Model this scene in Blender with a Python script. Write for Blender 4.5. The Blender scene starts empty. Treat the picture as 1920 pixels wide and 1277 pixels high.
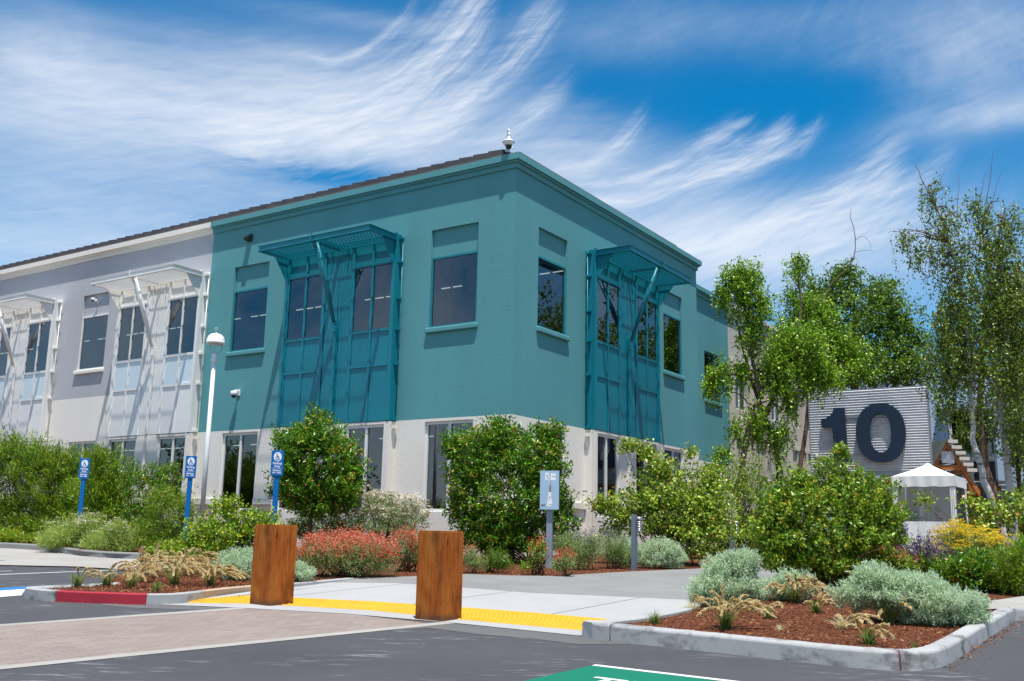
import bpy, bmesh, math, random
import numpy as np
from mathutils import Vector, Matrix
scene = bpy.context.scene
COL = scene.collection
EYE, F = 1.36, 1867.0
def rad(a): return math.radians(a)
PITCH, ROLL, YAW = rad(11.067), rad(1.1645), rad(56.428)
_c, _s = math.cos(ROLL), math.sin(ROLL)
FWD = np.array([0, math.cos(PITCH), math.sin(PITCH)])
_up = np.array([0, -math.sin(PITCH), math.cos(PITCH)]); _rt = np.array([1., 0, 0])
RT = _c*_rt + _s*_up; UP = -_s*_rt + _c*_up
KX, KY = 0.0236, 24.0                      # building corner
LV = np.array([-math.sin(YAW), math.cos(YAW), 0]); RV = np.array([math.cos(YAW), math.sin(YAW), 0])

def ray(px, py): return FWD + RT*(px-960)/F + UP*(638.5-py)/F
def zr(y): return 0.03*min(y, 30.0)
def G(px, py, dz=0.0):
    """point of the (gently rising) ground that the photograph shows at px, py"""
    d = ray(px, py); t = (dz-EYE)/(d[2]-0.03*d[1]); return np.array([d[0]*t, d[1]*t, d[2]*t+EYE])
def at(px, py, Y):
    d = ray(px, py)*(Y/ray(px, py)[1]); return np.array([d[0], d[1], d[2]+EYE])
def pxm(Y): return Y/F                      # metres per photo pixel at depth Y

# ------------------------------------------------------------------ objects
def tag(o, label=None, cat=None, group=None, kind=None):
    if label: o['label'] = label
    if cat: o['category'] = cat
    if group: o['group'] = group
    if kind: o['kind'] = kind
    return o
def empty(name, loc=(0, 0, 0), rz=0.0, label=None, cat=None, group=None):
    o = bpy.data.objects.new(name, None); COL.objects.link(o)
    o.location = Vector([float(v) for v in loc]); o.rotation_euler = (0, 0, rz); o.empty_display_size = .2
    return tag(o, label, cat, group)
def copy_tree(o, parent=None):
    c = o.copy(); COL.objects.link(c); c.parent = parent
    for ch in list(o.children): copy_tree(ch, c)
    return c

class MB:
    def __init__(self): self.v = []; self.f = []; self.sm = []
    def add(self, vs, fs, smooth=False):
        b = len(self.v); self.v += [tuple(float(x) for x in p) for p in vs]
        self.f += [tuple(b+i for i in f) for f in fs]; self.sm += [smooth]*len(fs)
        return self
    def box(self, x0, x1, y0, y1, z0, z1, m=None):
        p = [(x, y, z) for z in (z0, z1) for y in (y0, y1) for x in (x0, x1)]
        if m: p = [m(*q) for q in p]
        return self.add(p, [(0, 2, 3, 1), (4, 5, 7, 6), (0, 1, 5, 4), (2, 6, 7, 3), (0, 4, 6, 2), (1, 3, 7, 5)])
    def prism(self, poly, h0, h1, m=None):          # polygon (a,b) extruded along third axis
        n = len(poly); p = [(a, b, h0) for a, b in poly]+[(a, b, h1) for a, b in poly]
        if m: p = [m(*q) for q in p]
        return self.add(p, [tuple(range(n))[::-1], tuple(range(n, 2*n))]+[(i, (i+1) % n, n+(i+1) % n, n+i) for i in range(n)])
    def tube(self, pts, rs, n=7, smooth=True, cap=True):
        pts = [np.array(p, float) for p in pts]
        if not hasattr(rs, '__len__'): rs = [rs]*len(pts)
        ring = []; vs = []
        for i, p in enumerate(pts):
            d = pts[min(i+1, len(pts)-1)]-pts[max(i-1, 0)]; d = d/(np.linalg.norm(d)+1e-9)
            a = np.array([0, 0, 1.]) if abs(d[2]) < .9 else np.array([1., 0, 0])
            s = np.cross(d, a); s /= np.linalg.norm(s); t = np.cross(d, s)
            for k in range(n):
                an = 2*math.pi*k/n; vs.append(p+rs[i]*(math.cos(an)*s+math.sin(an)*t))
        fs = []
        for i in range(len(pts)-1):
            for k in range(n):
                fs.append((i*n+k, i*n+(k+1) % n, (i+1)*n+(k+1) % n, (i+1)*n+k))
        if cap: fs += [tuple(range(n))[::-1], tuple(range((len(pts)-1)*n, len(pts)*n))]
        return self.add(vs, fs, smooth)
    def lathe(self, prof, n=20, c=(0, 0, 0), smooth=True, m=None):   # prof: (r,z)
        vs = []
        for r, z in prof:
            for k in range(n):
                an = 2*math.pi*k/n; q = (c[0]+r*math.cos(an), c[1]+r*math.sin(an), c[2]+z)
                vs.append(m(*q) if m else q)
        fs = []
        for i in range(len(prof)-1):
            for k in range(n): fs.append((i*n+k, i*n+(k+1) % n, (i+1)*n+(k+1) % n, (i+1)*n+k))
        fs += [tuple(range(n))[::-1], tuple(range((len(prof)-1)*n, len(prof)*n))]
        return self.add(vs, fs, smooth)
    def build(self, name, mat, parent=None, label=None, cat=None, group=None, kind=None, recalc=True, bevel=0, off=None):
        me = bpy.data.meshes.new(name)
        v = self.v
        if off is not None: v = [(a-off[0], b-off[1], c-off[2]) for a, b, c in v]
        me.from_pydata(v, [], self.f)
        me.polygons.foreach_set('use_smooth', self.sm)
        if recalc:
            bm = bmesh.new(); bm.from_mesh(me); bmesh.ops.recalc_face_normals(bm, faces=bm.faces); bm.to_mesh(me); bm.free()
        me.materials.append(mat)
        o = bpy.data.objects.new(name, me); COL.objects.link(o); o.parent = parent
        if bevel:
            b = o.modifiers.new('bevel', 'BEVEL'); b.width = bevel; b.segments = 2; b.limit_method = 'ANGLE'; b.angle_limit = rad(40)
        return tag(o, label, cat, group, kind)

# ------------------------------------------------------------------ materials
def nodes(m):
    m.use_nodes = True; nt = m.node_tree; nt.nodes.clear(); return nt
class T:
    """tiny node-tree helper"""
    def __init__(s, nt): s.nt = nt
    def n(s, typ, **kw):
        x = s.nt.nodes.new(typ)
        for k, v in kw.items(): setattr(x, k, v)
        return x
    def lk(s, a, b): s.nt.links.new(a, b)
    def noise(s, vec, scale, detail=4, rough=.55, dist=0.0):
        x = s.n('ShaderNodeTexNoise'); x.inputs['Scale'].default_value = scale; x.inputs['Detail'].default_value = detail
        x.inputs['Roughness'].default_value = rough; x.inputs['Distortion'].default_value = dist
        if vec is not None: s.lk(vec, x.inputs['Vector'])
        return x.outputs['Fac']
    def ramp(s, fac, stops, mode='LINEAR'):
        x = s.n('ShaderNodeValToRGB'); x.color_ramp.interpolation = mode
        e = x.color_ramp.elements
        while len(e) < len(stops): e.new(.5)
        for i, (p, c) in enumerate(stops):
            e[i].position = p; e[i].color = c if len(c) == 4 else (*c, 1)
        s.lk(fac, x.inputs['Fac']); return x.outputs['Color']
    def mix(s, fac, a, b, mode='MIX'):
        x = s.n('ShaderNodeMix', data_type='RGBA', blend_type=mode)
        for sock, v in ((x.inputs[0], fac), (x.inputs[6], a), (x.inputs[7], b)):
            if isinstance(v, (int, float)): sock.default_value = v
            elif isinstance(v, tuple): sock.default_value = (*v[:3], 1)
            else: s.lk(v, sock)
        return x.outputs[2]
    def mapping(s, vec, scale=(1, 1, 1), rot=(0, 0, 0), loc=(0, 0, 0)):
        x = s.n('ShaderNodeMapping'); x.inputs['Scale'].default_value = scale; x.inputs['Rotation'].default_value = rot
        x.inputs['Location'].default_value = loc
        s.lk(vec, x.inputs['Vector']); return x.outputs['Vector']
    def bump(s, h, strength=.3, dist=.01):
        x = s.n('ShaderNodeBump'); x.inputs['Strength'].default_value = strength; x.inputs['Distance'].default_value = dist
        s.lk(h, x.inputs['Height']); return x.outputs['Normal']
    def coord(s, which='Object'): return s.n('ShaderNodeTexCoord').outputs[which]
    def pos(s): return s.n('ShaderNodeNewGeometry').outputs['Position']
    def bsdf(s, color, rough=.6, metal=0.0, spec=.5, normal=None):
        x = s.n('ShaderNodeBsdfPrincipled')
        for nm, v in (('Base Color', color), ('Roughness', rough), ('Metallic', metal), ('Specular IOR Level', spec)):
            if isinstance(v, (int, float)): x.inputs[nm].default_value = v
            elif isinstance(v, tuple): x.inputs[nm].default_value = (*v[:3], 1)
            else: s.lk(v, x.inputs[nm])
        if normal is not None: s.lk(normal, x.inputs['Normal'])
        return x
    def out(s, sh):
        o = s.n('ShaderNodeOutputMaterial'); s.lk(sh, o.inputs['Surface'])
    def math(s, op, a, b=0.0, c=None):
        x = s.n('ShaderNodeMath', operation=op)
        for i, v in enumerate((a, b) if c is None else (a, b, c)):
            if isinstance(v, (int, float)): x.inputs[i].default_value = v
            else: s.lk(v, x.inputs[i])
        return x.outputs[0]
def newmat(name):
    m = bpy.data.materials.new(name); return m, T(nodes(m))
def simple(name, col, rough=.6, metal=0, spec=.5, var=.12, scale=3, bump=0, bscale=60):
    m, t = newmat(name); co = t.coord()
    n = t.noise(co, scale, 5)
    dark = tuple(c*(1-var) for c in col); lite = tuple(min(1, c*(1+var)) for c in col)
    c = t.ramp(n, [(.3, dark), (.7, lite)])
    nm = t.bump(t.noise(co, bscale, 3), bump, .01) if bump else None
    t.out(t.bsdf(c, rough, metal, spec, nm).outputs[0]); return m
def stucco(name, col, var=.06):
    m, t = newmat(name); co = t.coord()
    big = t.noise(t.mapping(co, (1, 1, .35)), .6, 4); fine = t.noise(co, 60, 4, .7); mid = t.noise(t.mapping(co, (1, 1, 2.8)), 7, 5, .62)
    c = t.ramp(big, [(.3, tuple(x*(1-var) for x in col)), (.7, tuple(min(1, x*(1+var)) for x in col))])
    streak = t.noise(t.mapping(co, (5, 5, .22)), 1.0, 3)
    c = t.mix(t.ramp(streak, [(.55, (0, 0, 0)), (.8, (.10, .10, .10))]), c, tuple(x*.72 for x in col))
    h = t.math('ADD', t.math('MULTIPLY', fine, .5), mid)
    t.out(t.bsdf(c, .85, 0, .3, t.bump(h, .38, .009)).outputs[0]); return m
M = {}
def setup_materials():
    TEAL = (.098, .300, .318)
    M['teal'] = stucco('teal stucco', TEAL)
    M['teal_metal'] = simple('teal painted metal', (.001, .185, .245), .42, 0, .5, .08, 1.2)
    M['teal_frame'] = simple('teal window frame', (.012, .19, .235), .45, 0, .5, .08, 2)
    M['gray'] = stucco('blue grey stucco', (.45, .455, .476))
    M['white'] = stucco('off white stucco', (.80, .755, .685), .04)
    M['cream'] = stucco('cream stucco', (.56, .52, .45), .05)
    M['white_metal'] = simple('off white painted metal', (.78, .77, .74), .4, 0, .5, .04, 1.5)
    M['pale_panel'] = simple('pale blue glazing panel', (.62, .72, .76), .25, 0, .6, .04, 1.5)
    M['pale_blue'] = stucco('pale blue wall paint', (.46, .60, .78), .04)
    M['roof'] = simple('grey brown roof tile', (.078, .074, .080), .75, 0, .3, .25, 2.2, .3, 30)
    M['gutter'] = simple('brown eave trim', (.15, .105, .08), .6, 0, .4, .2, 4)
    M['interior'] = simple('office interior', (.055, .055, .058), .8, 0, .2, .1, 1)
    m, t = newmat('ceiling light'); e = t.n('ShaderNodeEmission'); e.inputs[0].default_value = (1, .93, .8, 1); e.inputs[1].default_value = 1.7
    t.out(e.outputs[0]); M['lamp'] = m
    # tinted window glass: dark, reflecting, slightly see-through
    m, t = newmat('tinted window glass')
    fr = t.n('ShaderNodeFresnel'); fr.inputs['IOR'].default_value = 2.0
    wob = t.bump(t.noise(t.coord(), .8, 2), .02, .05)
    t.lk(wob, fr.inputs['Normal'])
    gl = t.n('ShaderNodeBsdfGlossy'); gl.inputs['Roughness'].default_value = .012; gl.inputs['Color'].default_value = (.80, .88, .95, 1); t.lk(wob, gl.inputs['Normal'])
    tr = t.n('ShaderNodeBsdfTransparent'); tr.inputs['Color'].default_value = (.42, .48, .50, 1)
    mx = t.n('ShaderNodeMixShader'); t.lk(t.math('MULTIPLY', t.math('MULTIPLY', fr.outputs[0], 1.15), t.math('SUBTRACT', 1.0, t.n('ShaderNodeNewGeometry').outputs['Backfacing'])), mx.inputs[0]); t.lk(tr.outputs[0], mx.inputs[1]); t.lk(gl.outputs[0], mx.inputs[2])
    t.out(mx.outputs[0]); M['glass'] = m
    m, t = newmat('clear plastic film')
    gl = t.n('ShaderNodeBsdfGlossy'); gl.inputs['Roughness'].default_value = .12
    tr = t.n('ShaderNodeBsdfTransparent'); tr.inputs['Color'].default_value = (.78, .80, .84, 1)
    mx = t.n('ShaderNodeMixShader'); mx.inputs[0].default_value = .14; t.lk(tr.outputs[0], mx.inputs[1]); t.lk(gl.outputs[0], mx.inputs[2])
    t.out(mx.outputs[0]); M['film'] = m
    # asphalt
    m, t = newmat('asphalt'); p = t.pos()
    big = t.noise(p, .5, 5); fine = t.noise(p, 160, 3, .7); mid = t.noise(p, 9, 5, .65)
    c = t.ramp(big, [(.3, (.039, .038, .043)), (.7, (.064, .062, .067))])
    c = t.mix(t.ramp(fine, [(.35, (0, 0, 0)), (.75, (.7, .7, .7))]), c, (.095, .092, .097))
    scr = t.noise(t.mapping(p, (1.6, 9, 1), (0, 0, rad(-22))), 1.5, 7, .72)
    msk = t.noise(p, .9, 2)
    sm = t.math('MULTIPLY', t.ramp(scr, [(.56, (0, 0, 0)), (.66, (1, 1, 1))]), t.ramp(msk, [(.44, (0, 0, 0)), (.6, (.5, .5, .5))]))
    c = t.mix(sm, c, (.42, .41, .42))
    scr2 = t.noise(t.mapping(p, (8, 1.3, 1), (0, 0, rad(38))), 1.5, 6, .7)
    c = t.mix(t.ramp(scr2, [(.70, (0, 0, 0)), (.76, (.35, .35, .35))]), c, (.30, .29, .30))
    h = t.math('ADD', fine, t.math('MULTIPLY', mid, .6))
    t.out(t.bsdf(c, .85, 0, .35, t.bump(h, .5, .008)).outputs[0]); M['asphalt'] = m
    def concrete(name, a, b, stain=.25, dark=(.12, .11, .10), cracks=False):
        m, t = newmat(name); p = t.pos()
        n = t.noise(p, .9, 6, .6); f = t.noise(p, 120, 3, .7); st = t.noise(t.mapping(p, (1, 1, 1.5)), 2.6, 6, .68)
        c = t.ramp(n, [(.3, a), (.7, b)])
        c = t.mix(t.ramp(f, [(.4, (0, 0, 0)), (.8, (.25, .25, .25))]), c, tuple(x*.6 for x in a))
        c = t.mix(t.ramp(st, [(.52, (0, 0, 0)), (.70, (stain,)*3)]), c, dark)
        t.out(t.bsdf(c, .85, 0, .3, t.bump(f, .3, .004)).outputs[0]); M[name] = m
    concrete('concrete_white', (.34, .337, .33), (.39, .386, .38), .06)
    concrete('concrete_walk', (.20, .20, .192), (.255, .25, .242), .15)
    concrete('concrete_tan', (.31, .29, .262), (.37, .35, .32), .12)
    concrete('kerb', (.33, .33, .325), (.42, .42, .41), .9, (.075, .07, .065))
    concrete('gutter_concrete', (.10, .098, .098), (.13, .128, .126), .3)
    concrete('kerb_red', (.33, .018, .035), (.42, .03, .05), .3, (.2, .02, .03))
    concrete('kerb_mark', (.10, .035, .05), (.20, .10, .12), .3, (.06, .03, .03))
    concrete('kerb_tan', (.42, .30, .20), (.46, .34, .24), .1)
    def paint(name, col, wear=.5):
        m, t = newmat(name); p = t.pos()
        w = t.noise(p, 14, 6, .7)
        c = t.mix(t.ramp(w, [(.58, (0, 0, 0)), (.72, (wear,)*3)]), col, (.07, .07, .07))
        t.out(t.bsdf(c, .7, 0, .35, t.bump(t.noise(p, 160, 2), .3, .004)).outputs[0]); M[name] = m
    paint('paint_white', (.62, .61, .60)); paint('paint_blue', (.02, .17, .42)); paint('paint_green', (.0, .15, .085), .3)
    # brick pavers
    m, t = newmat('brick pavers'); p = t.pos()
    bt = t.n('ShaderNodeTexBrick'); bt.inputs['Scale'].default_value = 1.0; bt.offset = .5
    bt.inputs['Brick Width'].default_value = .20; bt.inputs['Row Height'].default_value = .10; bt.inputs['Mortar Size'].default_value = .006
    bt.inputs['Color1'].default_value = (.225, .176, .150, 1); bt.inputs['Color2'].default_value = (.275, .222, .192, 1); bt.inputs['Mortar'].default_value = (.165, .130, .112, 1)
    bt.inputs['Bias'].default_value = 0
    t.lk(t.mapping(p, (1, 1, 1), (0, 0, rad(-47.5))), bt.inputs['Vector'])
    n = t.noise(p, 1.2, 5); c = t.mix(t.ramp(n, [(.35, (0, 0, 0)), (.75, (.35, .35, .35))]), bt.outputs['Color'], (.33, .28, .235))
    c = t.mix(t.ramp(t.noise(p, 90, 3), [(.4, (0, 0, 0)), (.8, (.3, .3, .3))]), c, (.17, .13, .11))
    t.out(t.bsdf(c, .85, 0, .3, t.bump(bt.outputs['Fac'], -.4, .004)).outputs[0]); M['brick'] = m
    m, t = newmat('yellow tactile paving'); p = t.pos()
    c = t.ramp(t.noise(p, 5, 5), [(.3, (.56, .30, .003)), (.7, (.64, .365, .006))])
    t.out(t.bsdf(c, .6, 0, .4).outputs[0]); M['tactile'] = m
    # mulch
    m, t = newmat('bark mulch'); p = t.pos()
    vo = t.n('ShaderNodeTexVoronoi'); vo.inputs['Scale'].default_value = 55; t.lk(t.mapping(p, (1, 2.2, 1), (0, 0, .5)), vo.inputs['Vector'])
    n = t.noise(p, 30, 6, .7)
    c = t.ramp(vo.outputs['Color'], [(.0, (.028, .009, .005)), (.45, (.14, .040, .015)), (1, (.29, .105, .042))])
    c = t.mix(t.ramp(n, [(.35, (0, 0, 0)), (.7, (.6, .6, .6))]), c, (.055, .018, .010))
    t.out(t.bsdf(c, .9, 0, .2, t.bump(vo.outputs['Distance'], .8, .02)).outputs[0]); M['mulch'] = m
    m, t = newmat('bark chip'); ri = t.n('ShaderNodeAttribute'); ri.attribute_name = 'tint'
    c = t.ramp(ri.outputs['Fac'], [(0, (.06, .018, .010)), (.5, (.20, .060, .022)), (.9, (.34, .135, .055)), (1, (.50, .28, .15))])
    t.out(t.bsdf(c, .85, 0, .25).outputs[0]); M['chip'] = m
    # weathered timber bollard
    m, t = newmat('weathered stained timber'); p = t.coord()
    g = t.noise(t.mapping(p, (16, 16, .9)), 1.6, 7, .62, 1.2); b = t.noise(t.mapping(p, (2.2, 2.2, 1.1)), 1.5, 4, .6, .5)
    c = t.ramp(g, [(.3, (.15, .036, .008)), (.5, (.33, .082, .012)), (.7, (.46, .135, .022))])
    c = t.mix(t.ramp(b, [(.40, (0, 0, 0)), (.60, (.6, .6, .6))]), c, (.50, .19, .035))
    c = t.mix(t.ramp(t.noise(t.mapping(p, (3, 3, 1.5)), 1.1, 5, .65), [(.5, (0, 0, 0)), (.62, (.75, .75, .75))]), c, (.125, .034, .010))
    fg = t.noise(t.mapping(p, (70, 70, 2.2)), 1.0, 5, .65)
    c = t.mix(t.ramp(fg, [(.38, (.38, .38, .38)), (.56, (0, 0, 0))]), c, (.16, .05, .012))
    crack = t.noise(t.mapping(p, (26, 26, .6)), 1.0, 3, .5)
    c = t.mix(t.ramp(crack, [(.70, (0, 0, 0)), (.76, (.7, .7, .7))]), c, (.035, .012, .006))
    kn = t.n('ShaderNodeTexVoronoi'); kn.inputs['Scale'].default_value = 2.3; t.lk(t.mapping(p, (1, 1, .75)), kn.inputs['Vector'])
    c = t.mix(t.ramp(kn.outputs['Distance'], [(.05, (.75, .75, .75)), (.13, (0, 0, 0))]), c, (.07, .022, .008))
    sz = t.n('ShaderNodeSeparateXYZ'); t.lk(p, sz.inputs[0]); foot_tone = t.math('ADD', t.math('MULTIPLY', sz.outputs[2], 4.5), t.math('MULTIPLY', t.noise(p, 7, 5, .65), 1.1))   # darker toward the foot, upper edge broken by noise
    c = t.mix(t.ramp(foot_tone, [(.62, (.75, .75, .75)), (.95, (0, 0, 0))]), c, (.075, .045, .028))
    t.out(t.bsdf(c, .7, 0, .12, t.bump(t.math('ADD', g, fg), .5, .006)).outputs[0]); M['timber'] = m
    M['timber_orange'] = simple('orange stained beam', (.40, .145, .03), .55, 0, .4, .25, 6)
    M['steel_plate'] = simple('galvanised plate', (.42, .42, .44), .45, .7, .5, .15, 4)
    # corrugated sheet (real corrugation in mesh)
    M['corrugated'] = simple('galvanised corrugated sheet', (.66, .66, .67), .5, .25, .5, .12, 1.5)
    M['corr_dark'] = simple('weathered corrugated roofing', (.13, .15, .15), .5, .6, .5, .2, 2)
    M['digit'] = simple('dark navy painted metal', (.008, .022, .048), .45, 0, .5, .1, 1)
    M['blue_sign'] = simple('blue sign enamel', (.001, .13, .41), .4, 0, .25, .05, 2)
    M['sign_white'] = simple('white sign lettering', (.85, .85, .86), .4, 0, .5, .02, 2)
    M['map_blue'] = simple('pale blue sign print', (.36, .52, .66), .3, 0, .5, .03, 2)
    M['map_dark'] = simple('dark print', (.06, .055, .06), .5, 0, .4, .05, 2)
    M['map_red'] = simple('mauve print', (.38, .10, .22), .5, 0, .4, .05, 2)
    M['map_grey'] = simple('grey print', (.42, .44, .47), .5, 0, .4, .05, 2)
    M['post_grey'] = simple('grey powder coat', (.27, .30, .37), .45, .1, .5, .06, 3)
    M['post_dark'] = simple('blue grey powder coat', (.13, .165, .205), .45, .1, .5, .06, 3)
    M['silver'] = simple('brushed aluminium', (.55, .55, .56), .35, .85, .5, .1, 5)
    M['lamp_white'] = simple('white enamel', (.80, .80, .80), .3, 0, .5, .02, 2)
    M['lamp_lens'] = simple('frosted lens', (.55, .54, .50), .3, 0, .5, .05, 2)
    M['black'] = simple('black plastic', (.012, .012, .014), .35, 0, .5, .1, 3)
    M['tent'] = simple('white tent canvas', (.80, .79, .76), .75, 0, .3, .04, 2, .25, 5)
    M['tent_shaded'] = simple('shaded grey tent canvas', (.30, .31, .37), .75, 0, .3, .06, 2)  # back wall canvas: shade inside the tent is put into this grey
    M['skin'] = simple('skin', (.38, .20, .13), .55, 0, .4, .05, 4)
    M['hair'] = simple('black hair', (.012, .010, .010), .5, 0, .4, .2, 30)
    M['shirt'] = simple('navy shirt', (.02, .035, .10), .8, 0, .2, .15, 6)
    M['trousers'] = simple('dark trousers', (.03, .03, .035), .8, 0, .2, .15, 6)
    M['table'] = simple('dark green tabletop', (.02, .06, .055), .5, 0, .4, .1, 3)
    # bark
    def bark(name, a, b, c3, sc=6):
        m, t = newmat(name); p = t.coord()
        n = t.noise(t.mapping(p, (1, 1, 2.4)), sc, 6, .65); bands = t.noise(t.mapping(p, (1, 1, 7)), 2.2, 4, .6)
        c = t.ramp(n, [(.3, a), (.7, b)]); c = t.mix(t.ramp(bands, [(.56, (0, 0, 0)), (.66, (.85, .85, .85))]), c, c3)
        t.out(t.bsdf(c, .85, 0, .25, t.bump(n, .5, .02)).outputs[0]); M[name] = m
    bark('birch_bark', (.42, .40, .38), (.58, .56, .54), (.10, .085, .075))
    bark('brown_bark', (.10, .062, .042), (.19, .13, .095), (.04, .025, .018))
    bark('stem', (.10, .06, .035), (.17, .11, .06), (.05, .03, .02), 12)
    bark('twig_red', (.14, .085, .075), (.22, .14, .12), (.08, .05, .045), 12)
    def leaf(name, stops, rough=.42, trans=.28, tc=None, spec=.5):
        m, t = newmat(name)
        a = t.n('ShaderNodeAttribute'); a.attribute_name = 'tint'
        if name.startswith('leaf_') and name not in ('leaf_silver', 'leaf_sage', 'leaf_cream'):
            stops = [(p_, (min(.7, c_[0]*(1.35+.55*p_)), min(.7, c_[1]*(1.45+.65*p_)), c_[2]*.8)) for p_, c_ in stops]; spec = .42; rough = rough*.85; trans = .33
        k_ = {'leaf_birch': 1.35, 'leaf_birch_dull': 1.25, 'leaf_redbud': 1.15, 'leaf_pine': .95, 'leaf_arbutus': 1.08, 'leaf_shrub': 1.12}.get(name, 1.0)
        stops = [(p_, tuple(min(.75, v_*k_) for v_ in c_)) for p_, c_ in stops]
        c = t.ramp(a.outputs['Fac'], stops)
        b = t.bsdf(c, rough, 0, spec)
        tl = t.n('ShaderNodeBsdfTranslucent')
        t.lk(t.mix(.6, c, tc) if tc else c, tl.inputs['Color'])
        mx = t.n('ShaderNodeMixShader'); mx.inputs[0].default_value = trans
        t.lk(b.outputs[0], mx.inputs[1]); t.lk(tl.outputs[0], mx.inputs[2]); t.out(mx.outputs[0]); M[name] = m
    leaf('leaf_arbutus', [(0, (.020, .055, .008)), (.5, (.052, .125, .012)), (.85, (.105, .21, .022)), (.93, (.30, .24, .09)), (1, (.24, .10, .04))], .34, .25, (.16, .26, .02))
    leaf('leaf_shrub', [(0, (.035, .075, .012)), (.5, (.095, .165, .022)), (.85, (.175, .245, .04)), (.95, (.30, .23, .06)), (1, (.33, .20, .05))], .4, .3, (.22, .28, .03))
    leaf('leaf_bright', [(0, (.05, .10, .010)), (.5, (.125, .205, .018)), (.85, (.21, .28, .03)), (.94, (.38, .28, .03)), (1, (.5, .24, .02))], .45, .3, (.25, .3, .03))
    leaf('leaf_redbud', [(0, (.06, .10, .015)), (.5, (.12, .18, .028)), (.8, (.22, .27, .06)), (.94, (.36, .38, .13)), (1, (.25, .10, .05))], .38, .3, (.24, .3, .04))
    leaf('leaf_birch', [(0, (.030, .070, .008)), (.5, (.085, .155, .014)), (.85, (.16, .235, .025)), (1, (.24, .26, .05))], .36, .34, (.2, .3, .025))
    leaf('leaf_birch_dull', [(0, (.030, .055, .012)), (.5, (.075, .115, .022)), (.82, (.125, .175, .035)), (.95, (.16, .10, .05)), (1, (.14, .08, .05))], .38, .3, (.16, .2, .03))
    leaf('leaf_tree', [(0, (.024, .055, .009)), (.5, (.065, .12, .016)), (1, (.14, .20, .03))], .42, .3, (.16, .24, .025))
    leaf('leaf_pine', [(0, (.024, .055, .008)), (.45, (.085, .155, .015)), (.8, (.20, .28, .022)), (1, (.27, .24, .05))], .5, .3, (.16, .24, .02))
    leaf('leaf_silver', [(0, (.40, .52, .32)), (.5, (.54, .67, .43)), (1, (.64, .74, .54))], .7, .5, None, .3)
    leaf('leaf_sage', [(0, (.10, .17, .055)), (.5, (.30, .42, .13)), (1, (.48, .58, .24))], .6, .5, None, .3)
    leaf('leaf_cream', [(0, (.16, .26, .04)), (.5, (.36, .49, .09)), (1, (.60, .66, .22))], .55, .38, None, .3)
    leaf('grass', [(0, (.10, .15, .03)), (.6, (.21, .30, .06)), (1, (.45, .38, .17))], .5, .45, None, .3)
    leaf('dry_grass', [(0, (.50, .34, .14)), (.5, (.76, .57, .28)), (1, (.86, .73, .46))], .7, .45, None, .2)
    leaf('fl_red', [(0, (.50, .035, .018)), (.6, (.72, .06, .03)), (1, (.80, .17, .10))], .6, .25, None, .3)
    leaf('fl_orange', [(0, (.55, .13, .07)), (1, (.70, .33, .19))], .6, .25, None, .3)
    leaf('fl_cream', [(0, (.45, .40, .27)), (.5, (.60, .55, .40)), (1, (.70, .66, .53))], .7, .2, None, .2)
    leaf('fl_yellow', [(0, (.70, .42, .01)), (.6, (.88, .57, .02)), (1, (.92, .70, .10))], .6, .4, None, .3)
    leaf('fl_purple', [(0, (.07, .02, .14)), (.6, (.15, .05, .26)), (1, (.24, .10, .36))], .6, .25, None, .3)
# ------------------------------------------------------------------ camera, sun, sky
SUN_EL, SUN_AZ = rad(74.5), rad(168.6)      # azimuth clockwise from +Y
def setup_camera_light():
    cd = bpy.data.cameras.new('camera'); cd.lens = F*36/1920; cd.sensor_width = 36; cd.clip_end = 3000; cd.clip_start = .1
    co = bpy.data.objects.new('camera', cd); COL.objects.link(co)
    m = Matrix.Identity(4)
    for i in range(3): m[i][0], m[i][1], m[i][2] = RT[i], UP[i], -FWD[i]
    m[2][3] = EYE; co.matrix_world = m; scene.camera = co
    ld = bpy.data.lights.new('sun', 'SUN'); ld.energy = 5.0; ld.angle = rad(.53); ld.color = (1, .965, .91)
    lo = bpy.data.objects.new('sun', ld); COL.objects.link(lo)
    d = Vector((math.sin(SUN_AZ)*math.cos(SUN_EL), math.cos(SUN_AZ)*math.cos(SUN_EL), math.sin(SUN_EL)))
    lo.rotation_euler = (-d).to_track_quat('-Z', 'Y').to_euler(); lo.location = (0, 0, 60)
    scene.view_settings.view_transform = 'Standard'; scene.view_settings.look = 'None'
    scene.view_settings.exposure = EXPOSURE; scene.view_settings.gamma = 1
    cy = scene.cycles
    cy.max_bounces = 8; cy.diffuse_bounces = 4; cy.glossy_bounces = 3; cy.transmission_bounces = 4; cy.transparent_max_bounces = 8
    cy.sample_clamp_indirect = 6; cy.use_denoising = True; cy.caustics_reflective = False; cy.caustics_refractive = False
EXPOSURE = 0.40
def DE(px, py):
    d = ray(px, py); d = d/np.linalg.norm(d); return math.degrees(math.atan2(d[0], d[1])), math.degrees(math.asin(d[2]))
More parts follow.
